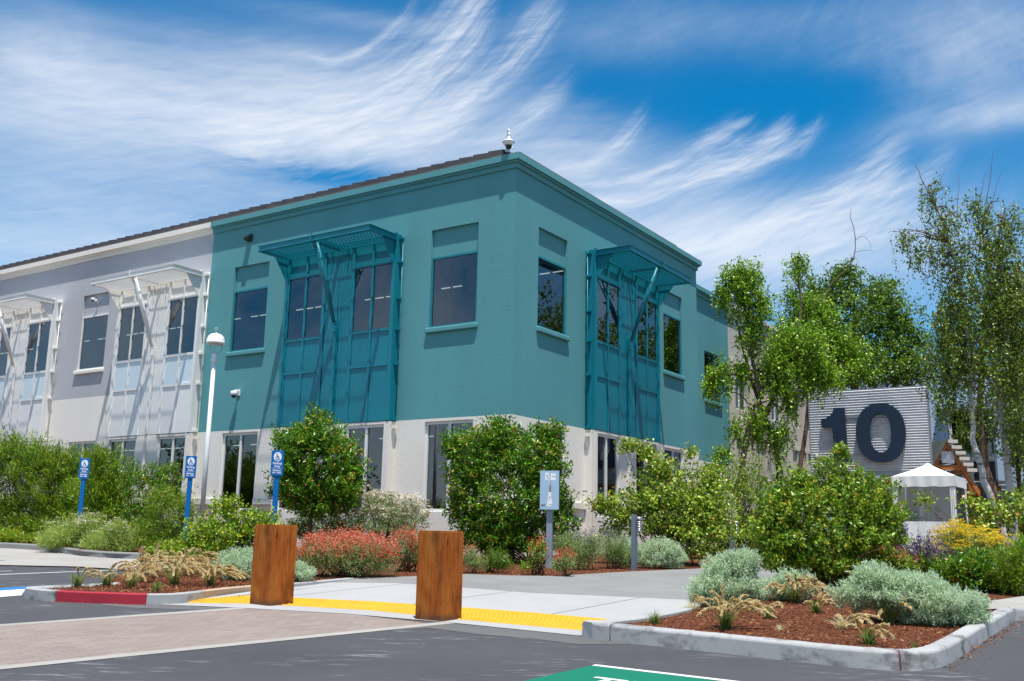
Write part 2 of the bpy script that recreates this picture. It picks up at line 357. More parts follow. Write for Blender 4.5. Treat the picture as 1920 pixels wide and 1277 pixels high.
def setup_sky():
    w = bpy.data.worlds.new('World'); scene.world = w; w.use_nodes = True; nt = w.node_tree; nt.nodes.clear(); t = T(nt); mt = t.math
    sky = t.n('ShaderNodeTexSky', sky_type='NISHITA'); sky.sun_disc = False; sky.sun_elevation = SUN_EL; sky.sun_rotation = SUN_AZ
    sky.altitude = 0; sky.air_density = 1.0; sky.dust_density = .3; sky.ozone_density = 3.0
    hs = t.n('ShaderNodeHueSaturation'); hs.inputs['Saturation'].default_value = 1.58; hs.inputs['Value'].default_value = 1.3; hs.inputs['Hue'].default_value = .492
    t.lk(sky.outputs[0], hs.inputs['Color'])
    g = t.n('ShaderNodeTexCoord').outputs['Generated']; sp = t.n('ShaderNodeSeparateXYZ'); t.lk(g, sp.inputs[0])
    U = mt('MULTIPLY', mt('ARCTAN2', sp.outputs[0], sp.outputs[1]), 57.29578)
    V = mt('MULTIPLY', mt('ARCSINE', sp.outputs[2]), 57.29578)
    cv = t.n('ShaderNodeCombineXYZ'); t.lk(U, cv.inputs[0]); t.lk(V, cv.inputs[1]); uv = cv.outputs[0]
    # gentle meander of the whole pattern
    wn = t.n('ShaderNodeTexNoise'); wn.inputs['Scale'].default_value = .16; wn.inputs['Detail'].default_value = 3; t.lk(uv, wn.inputs['Vector'])
    ws = t.n('ShaderNodeSeparateColor'); t.lk(wn.outputs['Color'], ws.inputs[0])
    U2 = mt('ADD', U, mt('MULTIPLY', mt('SUBTRACT', ws.outputs[0], .5), 1.6)); V2 = mt('ADD', V, mt('MULTIPLY', mt('SUBTRACT', ws.outputs[1], .5), 1.1))
    fw = t.n('ShaderNodeTexNoise'); fw.inputs['Scale'].default_value = 1.1; fw.inputs['Detail'].default_value = 6; fw.inputs['Roughness'].default_value = .65; t.lk(uv, fw.inputs['Vector'])
    fws = t.n('ShaderNodeSeparateColor'); t.lk(fw.outputs['Color'], fws.inputs[0]); wisp = mt('SUBTRACT', fws.outputs[0], .5)
    fcv = t.n('ShaderNodeCombineXYZ'); t.lk(mt('MULTIPLY', mt('ADD', U2, V2), .30), fcv.inputs[0]); t.lk(mt('MULTIPLY', mt('SUBTRACT', mt('MULTIPLY', V2, 1.0), mt('MULTIPLY', U2, .25)), 2.6), fcv.inputs[1]); feather = t.noise(fcv.outputs[0], 1.0, 9, .66, .25)
    def fib(tc, ac, seed, fs, fa):
        tc = mt('ADD', tc, mt('MULTIPLY', wisp, .26))
        c = t.n('ShaderNodeCombineXYZ'); t.lk(mt('MULTIPLY', ac, fa), c.inputs[0]); t.lk(mt('MULTIPLY', tc, fs), c.inputs[1]); c.inputs[2].default_value = seed
        return t.noise(c.outputs[0], 1.0, 9, .60, .12)
    def sstep(x, a, b):
        n = t.n('ShaderNodeMapRange', interpolation_type='SMOOTHSTEP'); t.lk(x, n.inputs[0]) if not isinstance(x, float) else None
        n.inputs[1].default_value, n.inputs[2].default_value, n.inputs[3].default_value, n.inputs[4].default_value = a, b, 0, 1
        return n.outputs[0]
    def flow(u0, k, quad=True):       # across-coordinate of a fan of fibres that curl upward right of u0
        du = mt('MAXIMUM', mt('SUBTRACT', U2, u0), 0.0); return mt('SUBTRACT', V2, mt('MULTIPLY', mt('MULTIPLY', du, du), k))
    total = None
    def addd(x):
        nonlocal total
        total = x if total is None else mt('ADD', total, x)
    # broad veils: (px, py, rx, ry, amount, fibre share)
    fl1 = flow(DE(420, 230)[0], .019); fA = fib(fl1, U2, 3.1, .85, .10)
    fl2 = flow(DE(1080, 420)[0], .030); fB = fib(fl2, U2, 8.4, 1.1, .11)
    soft = fib(V2, U2, 5.7, .35, .09)
    clump = t.noise(uv, .33, 7, .62, .4)
    def gauss(px, py, rx, ry):
        u, v = DE(px, py); a = mt('DIVIDE', mt('SUBTRACT', U2, u), rx/32.6); b = mt('DIVIDE', mt('SUBTRACT', V2, v), ry/32.6)
        return mt('EXPONENT', mt('MULTIPLY', mt('ADD', mt('MULTIPLY', a, a), mt('MULTIPLY', b, b)), -1.0))
    for px, py, rx, ry, amt, fibre in [
        (220, 215, 400, 88, .95, fA), (620, 190, 330, 90, .85, fA), (90, 95, 110, 60, .5, clump), (300, 400, 620, 95, .42, soft), (60, 460, 400, 80, .55, soft),
        (1080, 320, 200, 90, .62, fB), (1330, 445, 380, 75, .95, fB), (1500, 520, 500, 90, .42, soft),
        (1840, 90, 150, 110, .42, clump), (1870, 212, 120, 24, .5, clump), (1640, 90, 240, 50, .15, clump), (1200, 50, 200, 55, .2, clump), (1520, 30, 200, 30, .12, fA), (1720, 250, 180, 30, .1, soft),
        (720, 40, 240, 18, .22, fA), (330, 60, 240, 14, .12, fA), (830, 300, 130, 40, .35, clump)]:
        f = mt('ADD', mt('MULTIPLY', sstep(fibre, .22, .80), .75), mt('MULTIPLY', sstep(feather, .3, .75), .30))
        addd(mt('MULTIPLY', gauss(px, py, rx, ry), mt('MULTIPLY', mt('ADD', mt('MULTIPLY', f, .80), .50), amt)))
    # curling plumes: start px,py -> end px,py, half width px, strength
    for i, (x0, y0, x1, y1, wd, amt) in enumerate([
        (430, 250, 925, -10, 44, .80), (640, 262, 1050, -5, 26, .55), (880, 262, 1062, 165, 16, .45), (1130, 376, 1475, 232, 17, .85), (1120, 345, 1405, 215, 15, .6),
        (1060, 322, 1208, 212, 13, .5), (1210, 470, 1700, 300, 24, .75), (1290, 335, 1540, 225, 11, .45), (610, 110, 775, 0, 9, .45), (1480, 290, 1530, 225, 8, .3), (1660, 360, 1790, 290, 14, .35),
        (470, 300, 900, 200, 20, .35), (1350, 500, 1730, 375, 22, .4)]):
        u0, v0 = DE(x0, y0); u1, v1 = DE(x1, y1); k = (v1-v0)/(u1-u0)**2
        tc = mt('SUBTRACT', flow(u0, k), v0); wdeg = wd/32.6
        grow = mt('ADD', mt('MULTIPLY', sstep(U2, u0, u1), 1.1), .7)        # fans out toward its end
        b = mt('DIVIDE', tc, mt('MULTIPLY', grow, wdeg)); band = mt('EXPONENT', mt('MULTIPLY', mt('MULTIPLY', b, b), -1.0))
        ends = mt('MULTIPLY', sstep(U2, u0-4.5, u0+2.5), mt('SUBTRACT', 1.0, sstep(U2, u1-1.6, u1+.9)))
        f = mt('MULTIPLY', sstep(fib(tc, U2, 11.3+i*3.7, 2.0, .22), .25, .72), mt('ADD', mt('MULTIPLY', sstep(feather, .3, .7), .8), .35))
        addd(mt('MULTIPLY', mt('MULTIPLY', band, ends), mt('MULTIPLY', mt('ADD', mt('MULTIPLY', f, 1.25), .16), amt)))
    for px, py, rx, ry, amt in [(590, 315, 190, 26, .5), (1430, 180, 300, 60, .16), (1120, 170, 90, 50, .08)]:
        addd(mt('MULTIPLY', gauss(px, py, rx, ry), -amt))
    # sky outside the photograph: loose streaks all round
    out_ = sstep(mt('ABSOLUTE', U), 30.0, 45.0); addd(mt('MULTIPLY', out_, mt('MULTIPLY', sstep(t.noise(g, 2.2, 7, .62, .6), .45, .68), 1.1)))
    low = mt('MULTIPLY', mt('SUBTRACT', 1.0, sstep(V, 1.0, 13.0)), .42); addd(low)
    dens = t.n('ShaderNodeClamp'); t.lk(mt('SUBTRACT', 1.0, mt('EXPONENT', mt('MULTIPLY', mt('MULTIPLY', mt('ADD', total, mt('SQRT', mt('ADD', mt('MULTIPLY', total, total), .003))), .5), -1.0))), dens.inputs[0]); dens.inputs[2].default_value = .95
    # cloud brightness relative to the sky values (Nishita units)
    col = t.mix(dens.outputs[0], hs.outputs[0], (CLOUD*.905, CLOUD*.955, CLOUD*1.03))
    bg = t.n('ShaderNodeBackground'); t.lk(col, bg.inputs['Color']); bg.inputs['Strength'].default_value = SKY
    o = t.n('ShaderNodeOutputWorld'); t.lk(bg.outputs[0], o.inputs['Surface'])
    w.cycles.sampling_method = 'MANUAL'; w.cycles.sample_map_resolution = 512
CLOUD = 9.0; SKY = .085

# ------------------------------------------------------------------ ground
def clip_y(poly, y0, below=True):
    out = []
    n = len(poly)
    for i in range(n):
        a, b = poly[i], poly[(i+1) % n]
        ia = (a[1] <= y0) == below or a[1] == y0; ib = (b[1] <= y0) == below or b[1] == y0
        if ia: out.append(a)
        if ia != ib:
            s = (y0-a[1])/(b[1]-a[1]); out.append((a[0]+s*(b[0]-a[0]), y0))
    return out
def sheet(name, poly, dz, mat, label=None, kind='structure'):
    mb = MB()
    for below in (True, False):
        p = clip_y([(float(q[0]), float(q[1])) for q in poly], 30.0, below)
        if len(p) >= 3: mb.add([(x, y, zr(y)+dz) for x, y in p], [tuple(range(len(p)))])
    o = mb.build(name, mat, kind=kind)
    bm = bmesh.new(); bm.from_mesh(o.data); bmesh.ops.triangulate(bm, faces=bm.faces)
    for f in bm.faces:
        if f.normal.z < 0: f.normal_flip()
    bm.to_mesh(o.data); bm.free()
    return o
def resample(pts, n):
    p = np.array([q[:2] for q in pts], float); d = np.r_[0, np.cumsum(np.linalg.norm(np.diff(p, axis=0), axis=1))]
    s = np.linspace(0, d[-1], n); return np.c_[np.interp(s, d, p[:, 0]), np.interp(s, d, p[:, 1])]
def chaikin(pts, k=2):
    p = [np.array(q[:2], float) for q in pts]
    for _ in range(k):
        q = [p[0]]
        for a, b in zip(p, p[1:]): q += [.75*a+.25*b, .25*a+.75*b]
        p = q+[p[-1]]
    return p
def strip(name, A, dza, B, dzb, mat, n=40):
    a, b = resample(A, n), resample(B, n); mb = MB()
    mb.add([(x, y, zr(y)+dza) for x, y in a]+[(x, y, zr(y)+dzb) for x, y in b], [(i, i+1, n+i+1, n+i) for i in range(n-1)], True)
    o = mb.build(name, mat, kind='structure', recalc=False)
    if o.data.polygons[0].normal.z < 0: o.data.flip_normals()
    return o
def kerb(pts, side, top, mat, width=.16, name='kerb', lip=0.0):
    """raised kerb; pts = line of its road-side face, side=+1 when the bed lies left of the direction of travel"""
    p = np.array([q[:2] for q in pts], float); n = len(p)
    tg = np.gradient(p, axis=0); tg /= np.linalg.norm(tg, axis=1)[:, None]; nm = np.c_[-tg[:, 1], tg[:, 0]]*side
    prof = [(-.012, -.06), (0.0, top-.03), (.008, top-.010), (.03, top), (width-.01, top), (width, top-.01), (width, -.06)]
    mb = MB(); m = len(prof)
    rng = random.Random(5)
    for i in range(n):
        for o, z in prof:
            q = p[i]+nm[i]*o; mb.v.append((q[0], q[1], zr(q[1])+z+rng.uniform(-.002, .002)))
    for i in range(n-1):
        for j in range(m-1): mb.f.append((i*m+j, i*m+j+1, (i+1)*m+j+1, (i+1)*m+j)); mb.sm.append(j in (1, 2))
    mb.f += [tuple(range(m)), tuple(range((n-1)*m, n*m))[::-1]]; mb.sm += [False, False]
    return mb.build(name, mat, kind='structure')
def cutline(pts, s0, s1, n=24):
    p = resample(pts, 400); i0, i1 = int(s0*399), int(s1*399); return resample(p[i0:i1+1], n)
def in_poly(x, y, poly):
    c = False; n = len(poly); j = n-1
    for i in range(n):
        if ((poly[i][1] > y) != (poly[j][1] > y)) and (x < (poly[j][0]-poly[i][0])*(y-poly[i][1])/(poly[j][1]-poly[i][1]+1e-12)+poly[i][0]): c = not c
        j = i
    return c
def build_ground():
    # asphalt: the one sheet under everything
    mb = MB(); X0, X1 = -400, 400
    mb.add([(X0, -40, zr(-40)), (X1, -40, zr(-40)), (X0, 30, .9), (X1, 30, .9), (X0, 900, .9), (X1, 900, .9)], [(0, 1, 3, 2), (2, 3, 5, 4)])
    mb.build('road', M['asphalt'], kind='structure', recalc=False)
    # brick crossing with white concrete bands
    e = np.array([2.07, 2.25]); e /= np.linalg.norm(e); nn = np.array([e[1], -e[0]])
    a0 = np.array([-3.20, 12.98]); w_up = a0; b0 = np.array([-.96, 11.67])
    far = -16
    sheet('crossing_paving', [a0+e*far, a0+e*.1, (-1.9, 12.55), b0+e*.12, b0+e*far], .004, M['brick'])
    sheet('crossing_band', [a0+e*far-nn*.17, a0+e*.1-nn*.17, a0+e*.1, a0+e*far], .005, M['concrete_tan'])
    sheet('crossing_band', [b0+e*far, b0+e*.45, b0+e*.45+nn*.17, b0+e*far+nn*.17], .005, M['concrete_tan'])
    # flush white apron, tactile strip, ramp and walk
    A = [(-4.62, 13.17), (-3.9, 13.08), (-3.18, 12.92), (-1.94, 12.54), (-.54, 11.79), (.80, 10.90)]
    T1 = [(-4.25, 13.43), (-3.39, 13.48), (-2.8, 13.33), (-1.68, 12.95), (-.55, 12.16), (.84, 11.36)]
    T2 = [(-4.2, 13.5), (-3.65, 14.33), (-2.97, 14.17), (-1.8, 13.86), (-.59, 13.33), (.34, 12.86), (1.2, 12.3), (1.95, 12.0)]
    J = [G(590, 1092, .1), G(740, 1093, .1), G(862, 1101, .1), G(1000, 1112, .1), G(1150, 1118, .1), G(1300, 1125, .1), np.array([3.3, 13.9, 0])]
    Bk = [G(601, 1089, .12)+np.array([0, .3, 0]), G(760, 1081, .12), G(870, 1076, .12), G(960, 1079, .12), G(1040, 1080, .12), G(1150, 1073, .12), G(1310, 1066, .12)]
    sheet('gutter', [(-5.2, 13.2), (-4.62, 13.19), (-3.9, 13.1), (-3.18, 12.94), (-3.3, 12.62), (-4.6, 12.75), (-5.1, 13.0)], .003, M['gutter_concrete'])
    sheet('gutter', [(-.82, 11.95), (-.3, 11.62), (.78, 10.92), (1.25, 10.36), (.72, 10.28), (.3, 10.62), (-.27, 10.89), (-.85, 11.35), (-1.5, 10.95), (-1.55, 11.15)], .003, M['gutter_concrete'])
    strip('apron', A, .008, T1, .008, M['concrete_white'])
    ts = strip('tactile_strip', T1, .009, T2, .032, M['tactile'])
    # truncated domes of the tactile strip
    d = MB(); a, b = resample(T1, 100), resample(T2, 100)
    dm = MB()
    for i in range(1, 99):
        for j in range(13):
            s = (j+.5)/13; q = a[i]*(1-s)+b[i]*s; z = zr(q[1])+.009+.023*s-.001
            if np.linalg.norm(a[i]-b[i]) < .5 and j % 2: continue
            r1, r2 = .021, .012; vs = [(q[0]+r*math.cos(k*math.pi/3), q[1]+r*math.sin(k*math.pi/3), z+h) for r, h in ((r1, 0), (r2, .010)) for k in range(6)]
            dm.add(vs, [(k, (k+1) % 6, 6+(k+1) % 6, 6+k) for k in range(6)]+[tuple(range(6, 12))])
    dm.build('tactile_dome_field', M['tactile'], kind='structure', recalc=False)
    strip('ramp', T2, .032, J, .10, M['concrete_white'])
    strip('walkway', J, .101, Bk, .12, M['concrete_walk'])
    sheet('walkway', [G(1310, 1066, .12), (9.5, 28.5), (14, 36), (18, 36), (11.5, 26.5), (6.5, 20), (4.2, 16.8), (3.3, 13.9), (2.7, 14.2), G(1300, 1125, .1)], .118, M['concrete_walk'])
    # joints scored in the concrete
    for s in (.22, .5, .78):
        p = resample(T2, 100)[int(s*99)]; q = resample(J, 100)[int(s*99)]; dr = (q-p)/np.linalg.norm(q-p); nn2 = np.array([-dr[1], dr[0]])*.006
        mb = MB(); mb.add([(p[0]-nn2[0], p[1]-nn2[1], zr(p[1])+.0345), (p[0]+nn2[0], p[1]+nn2[1], zr(p[1])+.0345), (q[0]+nn2[0], q[1]+nn2[1], zr(q[1])+.1025), (q[0]-nn2[0], q[1]-nn2[1], zr(q[1])+.1025)], [(0, 1, 2, 3)])
        mb.build('ramp_joint', M['gutter_concrete'], kind='structure')
    # beds
    kr = [(.80, 10.86), (1.0, 10.62), (1.83, 10.06), (2.62, 9.47), (3.05, 9.15), (3.45, 9.02), (3.82, 9.17), (4.30, 9.85), (5.30, 11.4), (6.25, 12.85), (6.62, 13.40)]
    KR = chaikin(kr, 2)
    kl = [(.80, 10.86), (1.16, 11.12), (1.52, 11.55), (2.16, 12.55), (2.45, 13.6), (2.75, 14.4)]
    # bed surfaces (mulch)
    right_bed = [np.array(q) for q in kl]+[(3.2, 15.2), (4.2, 16.8), (6.4, 17.5), (8.4, 16.4), (7.0, 14.45), (6.45, 13.5)]+[np.array(q)+np.array([-.05, .1]) for q in KR[::-1]]
    sheet('mulch_bed', right_bed, .125, M['mulch'])
    sheet('mulch_bed', [(4.2, 16.8), (6.5, 20), (11.5, 26.5), (18, 36), (60, 60), (60, 15.6), (8.5, 15.6), (7.2, 15.0), (6.2, 17.4)], .122, M['mulch'])
    sheet('path', [(6.2, 13.35), (6.9, 14.6), (8.6, 16.3), (40, 16.3), (40, 13.4), (6.63, 13.4)], .145, M['concrete_tan'])
    center_bed = [(-2.75, 16.3)]+[(q[0], q[1]) for q in Bk[1:]]+[(9.5, 28.5), (14, 36), (14, 60), (-60, 60), (-60, 26.0), (-13.3, 26.0), (-11.4, 25.0), (-9.6, 22.95), (-8.6, 22.35), (-7.5, 22.3), (-7.0, 19.5), (-6.5, 17.5), (-5.75, 14.4), (-6.2, 13.9), (-6.2, 13.75), (-5.6, 13.5), (-5.1, 13.42), (-4.6, 13.35), (-4.3, 13.5), (-3.95, 14.6), (-3.35, 15.3), (-3.0, 15.95)]
    sheet('mulch_bed', center_bed, .112, M['mulch'])
    # kerbs
    kerb(cutline(KR, 0, .045), 1, .165, M['kerb']); kerb(cutline(KR, .0462, .3725, 40), 1, .165, M['kerb']); kerb(cutline(KR, .3725, .3750, 4), 1, .1625, M['kerb_mark']); kerb(cutline(KR, .3750, .70, 50), 1, .16, M['kerb']); kerb(cutline(KR, .7010, 1.0, 40), 1, .155, M['kerb'])
    kerb(resample(chaikin(kl, 2), 40), -1, .163, M['concrete_white'])
    kerb([(6.6, 13.40), (6.9, 13.36), (12, 13.36), (30, 13.4)], 1, .15, M['kerb'])
    LI = chaikin([(-5.55, 14.75), (-5.85, 14.25), (-6.42, 13.86), (-6.12, 13.58), (-5.62, 13.39), (-5.15, 13.33), (-4.60, 13.24), (-4.30, 13.36), (-3.95, 14.55), (-3.35, 15.25), (-2.95, 15.95), (-2.6, 16.6)], 2)
    for s0, s1, mt_ in ((0, .268, 'kerb'), (.269, .44, 'kerb_red'), (.441, .545, 'kerb'), (.546, .72, 'kerb_tan'), (.721, 1.0, 'concrete_white')):
        kerb(cutline(LI, s0, s1), -1, .135, M[mt_], .14)
    kerb(resample(chaikin([(-30, 27.0), (-13.3, 26.0), (-11.4, 25.0), (-9.6, 22.95), (-8.6, 22.35), (-7.3, 22.25), (-7.0, 21.5)], 2), 70), 1, .15, M['concrete_walk'], .15)
    # left parking court: pavement, lines, blue accessible bay
    sheet('pavement', [(-60, 19.6), (-9.7, 19.6), (-8.2, 19.6), (-7.0, 19.0), (-6.9, 21.6), (-7.3, 22.3), (-8.6, 22.4), (-9.6, 23.0), (-11.4, 25.05), (-13.3, 26.05), (-60, 29.5)], .02, M['concrete_tan'])
    def line(name, a, b, w, mat, dz=.006):
        a, b = np.array(a[:2], float), np.array(b[:2], float); d = (b-a)/np.linalg.norm(b-a); n = np.array([-d[1], d[0]])*w/2
        return sheet(name, [a-n, b-n, b+n, a+n], dz, mat)
    line('parking_line', G(-260, 1088), G(226, 1069), .10, M['paint_white'])
    sheet('parking_line', [G(-150, 1112), G(60, 1100), G(85, 1100.5), G(45, 1104.5), G(-150, 1117)], .006, M['paint_blue'])
    sheet('parking_line', [G(-150, 1118), G(48, 1105), G(40, 1117), G(-150, 1132)], .006, M['paint_white'])
    line('parking_line', G(-200, 1050), G(8, 1053), .12, M['paint_blue'], .024)
    line('parking_line', G(-100, 1075), G(22, 1071), .06, M['paint_white'])
    # green bay painted on the road with white border and lettering (only the tops are inside the photograph)
    c = G(1117, 1247); u = (G(1330, 1272)-c)[:2]; u /= np.linalg.norm(u); v = (G(985, 1277)-c)[:2]; v /= np.linalg.norm(v)
    def pt(a, b): return c[:2]+u*a+v*b
    sheet('green_parking_patch', [pt(0, 0), pt(2.4, 0), pt(2.4, 2.4), pt(0, 2.4)], .004, M['paint_green'])
    sheet('parking_line', [pt(0, -.002), pt(2.4, -.002), pt(2.4, .075), pt(.0, .075)], .006, M['paint_white'])
    for k in range(5):
        x0 = .33+k*.335
        for (xa, xb, ya, yb) in ((x0, x0+.29, .55, .61), (x0+.115, x0+.175, .61, 1.05)):
            sheet('parking_lettering', [pt(xa, ya), pt(xb, ya), pt(xb, yb), pt(xa, yb)], .006, M['paint_white'])
    # loose bark chips lying on the beds
    rng = np.random.default_rng(4)
    P = []
    kb = [tuple(q) for q in right_bed]; cb = [tuple(q) for q in center_bed]
    def scatter(poly, box, n):
        x = rng.uniform(box[0], box[1], n); y = rng.uniform(box[2], box[3], n)
        for a, b in zip(x, y):
            if in_poly(a, b, poly): P.append((a, b))
    scatter(kb, (.9, 6.5, 9.2, 14.5), 22000); scatter(cb, (-6.2, -2.6, 13.4, 16.5), 9000); scatter(cb, (-2, 4.5, 17.3, 20.5), 7000)
    P = np.array(P); n = len(P)
    # a few spilled over the kerb onto the asphalt
    sp = np.c_[rng.uniform(3.9, 6.6, 260), np.zeros(260)]; sp[:, 1] = 9.35+(sp[:, 0]-3.9)*1.50+rng.exponential(.09, 260)*-1+.0
    sp[:, 1] -= .12
    sl = np.c_[rng.uniform(-6.3, -4.5, 110), np.zeros(110)]; sl[:, 1] = np.interp(sl[:, 0], [-6.5, -6.1, -5.6, -5.15, -4.6], [13.7, 13.5, 13.32, 13.26, 13.17])-rng.exponential(.07, 110); sp = np.r_[sp, sl]
    base = np.r_[np.array([zr(y)+.128 for y in P[:, 1]]), np.array([zr(y)+.006 for y in sp[:, 1]])]
    P = np.r_[P, sp]; n = len(P); P3 = np.c_[P, base]
    an = rng.uniform(0, 6.28, n); D = np.c_[np.cos(an), np.sin(an), rng.normal(.05, .16, n)]
    leaves('bark_chips', P3, D, rng.uniform(.015, .05, n), rng.uniform(.006, .014, n), rng.random(n), M['chip'], None, rng, fold=.1, kind='stuff')
# ------------------------------------------------------------------ foliage
def leaves(name, P, D, l, w, tint, mat, parent, rng, fold=.25, face=1.0, kind=None, label=None, off=(0, 0, 0), shape='leaf'):
    """one mesh of many small folded leaves: base P, direction D, length l, width w"""
    n = len(P); l = np.broadcast_to(np.asarray(l, float), (n,))[:, None]; w = np.broadcast_to(np.asarray(w, float), (n,))[:, None]
    D = D/np.linalg.norm(D, axis=1)[:, None]
    R = rng.normal(size=(n, 3))*.8; R[:, 2] += face; R[:, 1] -= .25*face; S = np.cross(D, R)   # leaves turn their faces to the light
    S = S+1e-6; S /= np.linalg.norm(S, axis=1)[:, None]+1e-9; Nn = np.cross(S, D)
    P = P-np.array(off)
    mid = P+D*l*.5
    V = np.empty((n, 4, 3)); V[:, 0] = P; V[:, 1] = mid+S*w*.5+Nn*w*fold; V[:, 2] = P+D*l; V[:, 3] = mid-S*w*.5+Nn*w*fold
    me = bpy.data.meshes.new(name)
    me.vertices.add(4*n); me.vertices.foreach_set('co', V.astype(np.float32).ravel())
    idx = np.arange(n)[:, None]*4; tri = np.concatenate([idx+np.array([[0, 1, 2]]), idx+np.array([[0, 2, 3]])], axis=1).astype(np.int32).ravel()
    me.loops.add(6*n); me.loops.foreach_set('vertex_index', tri)
    me.polygons.add(2*n); me.polygons.foreach_set('loop_start', (np.arange(2*n)*3).astype(np.int32)); me.polygons.foreach_set('loop_total', np.full(2*n, 3, np.int32))
    a = me.attributes.new('tint', 'FLOAT', 'FACE'); a.data.foreach_set('value', np.repeat(np.clip(tint, 0, 1), 2).astype(np.float32))
    me.update(calc_edges=True)
    me.materials.append(mat)
    o = bpy.data.objects.new(name, me); COL.objects.link(o); o.parent = parent
    return tag(o, label, None, None, kind)
def blobs_world(bl, Y):
    """(px,py,rx,ry[,dY]) photo-sized ellipses at depth Y -> world ellipsoids"""
    out = []
    for b in bl:
        y = Y+(b[4] if len(b) > 4 else 0); c = at(b[0], b[1], y); out.append((c, b[2]*pxm(y), b[3]*pxm(y)))
    return out
def clumps(bw, nc, rng, fill=.5, lump=.2, zmin=None):
    """clump centres spread through the outer part of the ellipsoids; returns centres, outward directions"""
    w = np.array([max(rx*rx, rx*rz) for _, rx, rz in bw]); w = w/w.sum(); k = rng.choice(len(bw), nc, p=w)
    d = rng.normal(size=(nc, 3)); d /= np.linalg.norm(d, axis=1)[:, None]
    r = fill+(1-fill)*rng.random(nc)**.6
    ph = rng.uniform(0, 6.28, 3)
    bump = 1+lump*(np.sin(5*d[:, 0]+ph[0]+k)*np.sin(4*d[:, 1]+ph[1])+np.sin(7*d[:, 2]+ph[2]+2*k))*.6+rng.normal(0, .06, nc)
    C = np.array([bw[i][0] for i in k]); R = np.array([[bw[i][1], bw[i][1], bw[i][2]] for i in k])
    P = C+d*R*(r*bump)[:, None]
    o = d/R; o /= np.linalg.norm(o, axis=1)[:, None]
    if zmin is not None:
        ok = P[:, 2] > zmin; P, o = P[ok], o[ok]
    return P, o
def rosette(P, O, m, rng, tw=.16, up=.5, spread=.9, droop=0.0):
    """m leaves along a twig at every clump"""
    n = len(P); T_ = O+np.array([0, 0, up])+rng.normal(0, .45, (n, 3)); T_ /= np.linalg.norm(T_, axis=1)[:, None]
    t = rng.random((n, m))
    Q = (P[:, None, :]+T_[:, None, :]*((t-.75)*tw)[:, :, None]+rng.normal(0, tw*.14, (n, m, 3))).reshape(-1, 3)
    D = (T_[:, None, :]*(.35+.5*t[:, :, None])+rng.normal(0, spread, (n, m, 3))).reshape(-1, 3); D[:, 2] -= droop
    tint = np.repeat(rng.normal(0, .17, n), m)+rng.normal(.48, .22, n*m)+.10*(t.ravel()-.5)
    rare = rng.random(n*m) < .018; tint[rare] = rng.uniform(.92, 1, rare.sum())
    return Q, D, tint
def stems(base, P, rng, k=26, r0=.03, r1=.006, spread=.25):
    mb = MB()
    if len(P) == 0: return mb
    for i in rng.choice(len(P), min(k, len(P)), replace=False):
        b = np.array(base)+np.r_[rng.normal(0, spread, 2), 0]; e = P[i]
        m1 = b+(e-b)*.4+np.array([0, 0, .18*np.linalg.norm(e-b)])*.5+rng.normal(0, .05, 3); m2 = b+(e-b)*.75+rng.normal(0, .05, 3)+np.array([0, 0, .06])
        mb.tube([b, m1, m2, e], [r0, r0*.7, r0*.4, r1], 5)
    return mb
def shrub(name, label, cat, base, bl, Y, n, size, mat, seed, m=9, group=None, fill=.45, lump=.22, tw=.16, up=.5, spread=.9, droop=0, stem=26, stem_r=.022, stem_mat='stem', flowers=None, trunk=None, bed=.11):
    """a bush: an Empty at its base > foliage, stems (and flowers)"""
    rng = np.random.default_rng(seed); X, Yb = base; z0 = zr(Yb)+bed; off = np.array([X, Yb, z0])
    root = empty(name, off, 0, label, cat, group)
    bw = blobs_world(bl, Y)
    P, O = clumps(bw, max(8, n//m), rng, fill, lump, z0+.03)
    Q, D, tint = rosette(P, O, m, rng, tw, up, spread, droop)
    ok = Q[:, 2] > z0+.01; Q, D, tint = Q[ok], D[ok], tint[ok]
    l = size[0]*rng.uniform(.65, 1.25, len(Q)); w = size[1]*rng.uniform(.75, 1.2, len(Q))
    leaves('foliage', Q, D, l, w, tint, M[mat], root, rng, off=off)
    if trunk: trunk_mb = MB().tube(*trunk); trunk_mb.build('trunk', M[stem_mat], root, off=off)
    if stem:
        b0 = off if not trunk else np.array(trunk[0][-1])
        stems(b0, P, rng, stem, stem_r, .004, .25*bw[0][1] if not trunk else .03).build('stem', M[stem_mat], root, off=off, recalc=False)
    for fl in (flowers or []):          # (material, heads, petals per head, head radius, petal size, min height share, shape)
        fmat, heads, pet, hr, ps, hmin, flat = fl
        zs = P[:, 2]; lo, hi = zs.min(), zs.max(); cand = np.where((zs > lo+hmin*(hi-lo)) & ((O[:, 2] > -.1)))[0]
        if not len(cand): continue
        s = rng.choice(cand, heads); C = P[s]+O[s]*hr*.8+np.array([0, 0, hr*.7+.02])+rng.normal(0, hr*.6, (heads, 3))
        off_ = rng.normal(0, 1, (heads, pet, 3)); off_[:, :, 2] *= .25 if flat == 'flat' else (3.2 if flat == 'spike' else 1)
        FP = (C[:, None, :]+off_*hr*.5).reshape(-1, 3); FD = rng.normal(0, 1, FP.shape)+np.array([0, 0, .4])
        if flat == 'flat': FD[:, 2] *= .35
        leaves('flowers', FP, FD, ps*rng.uniform(.7, 1.3, len(FP)), ps*.7, np.repeat(rng.normal(.5, .2, heads), pet)+rng.normal(0, .15, len(FP)), M[fmat], root, rng, off=off)
    return root
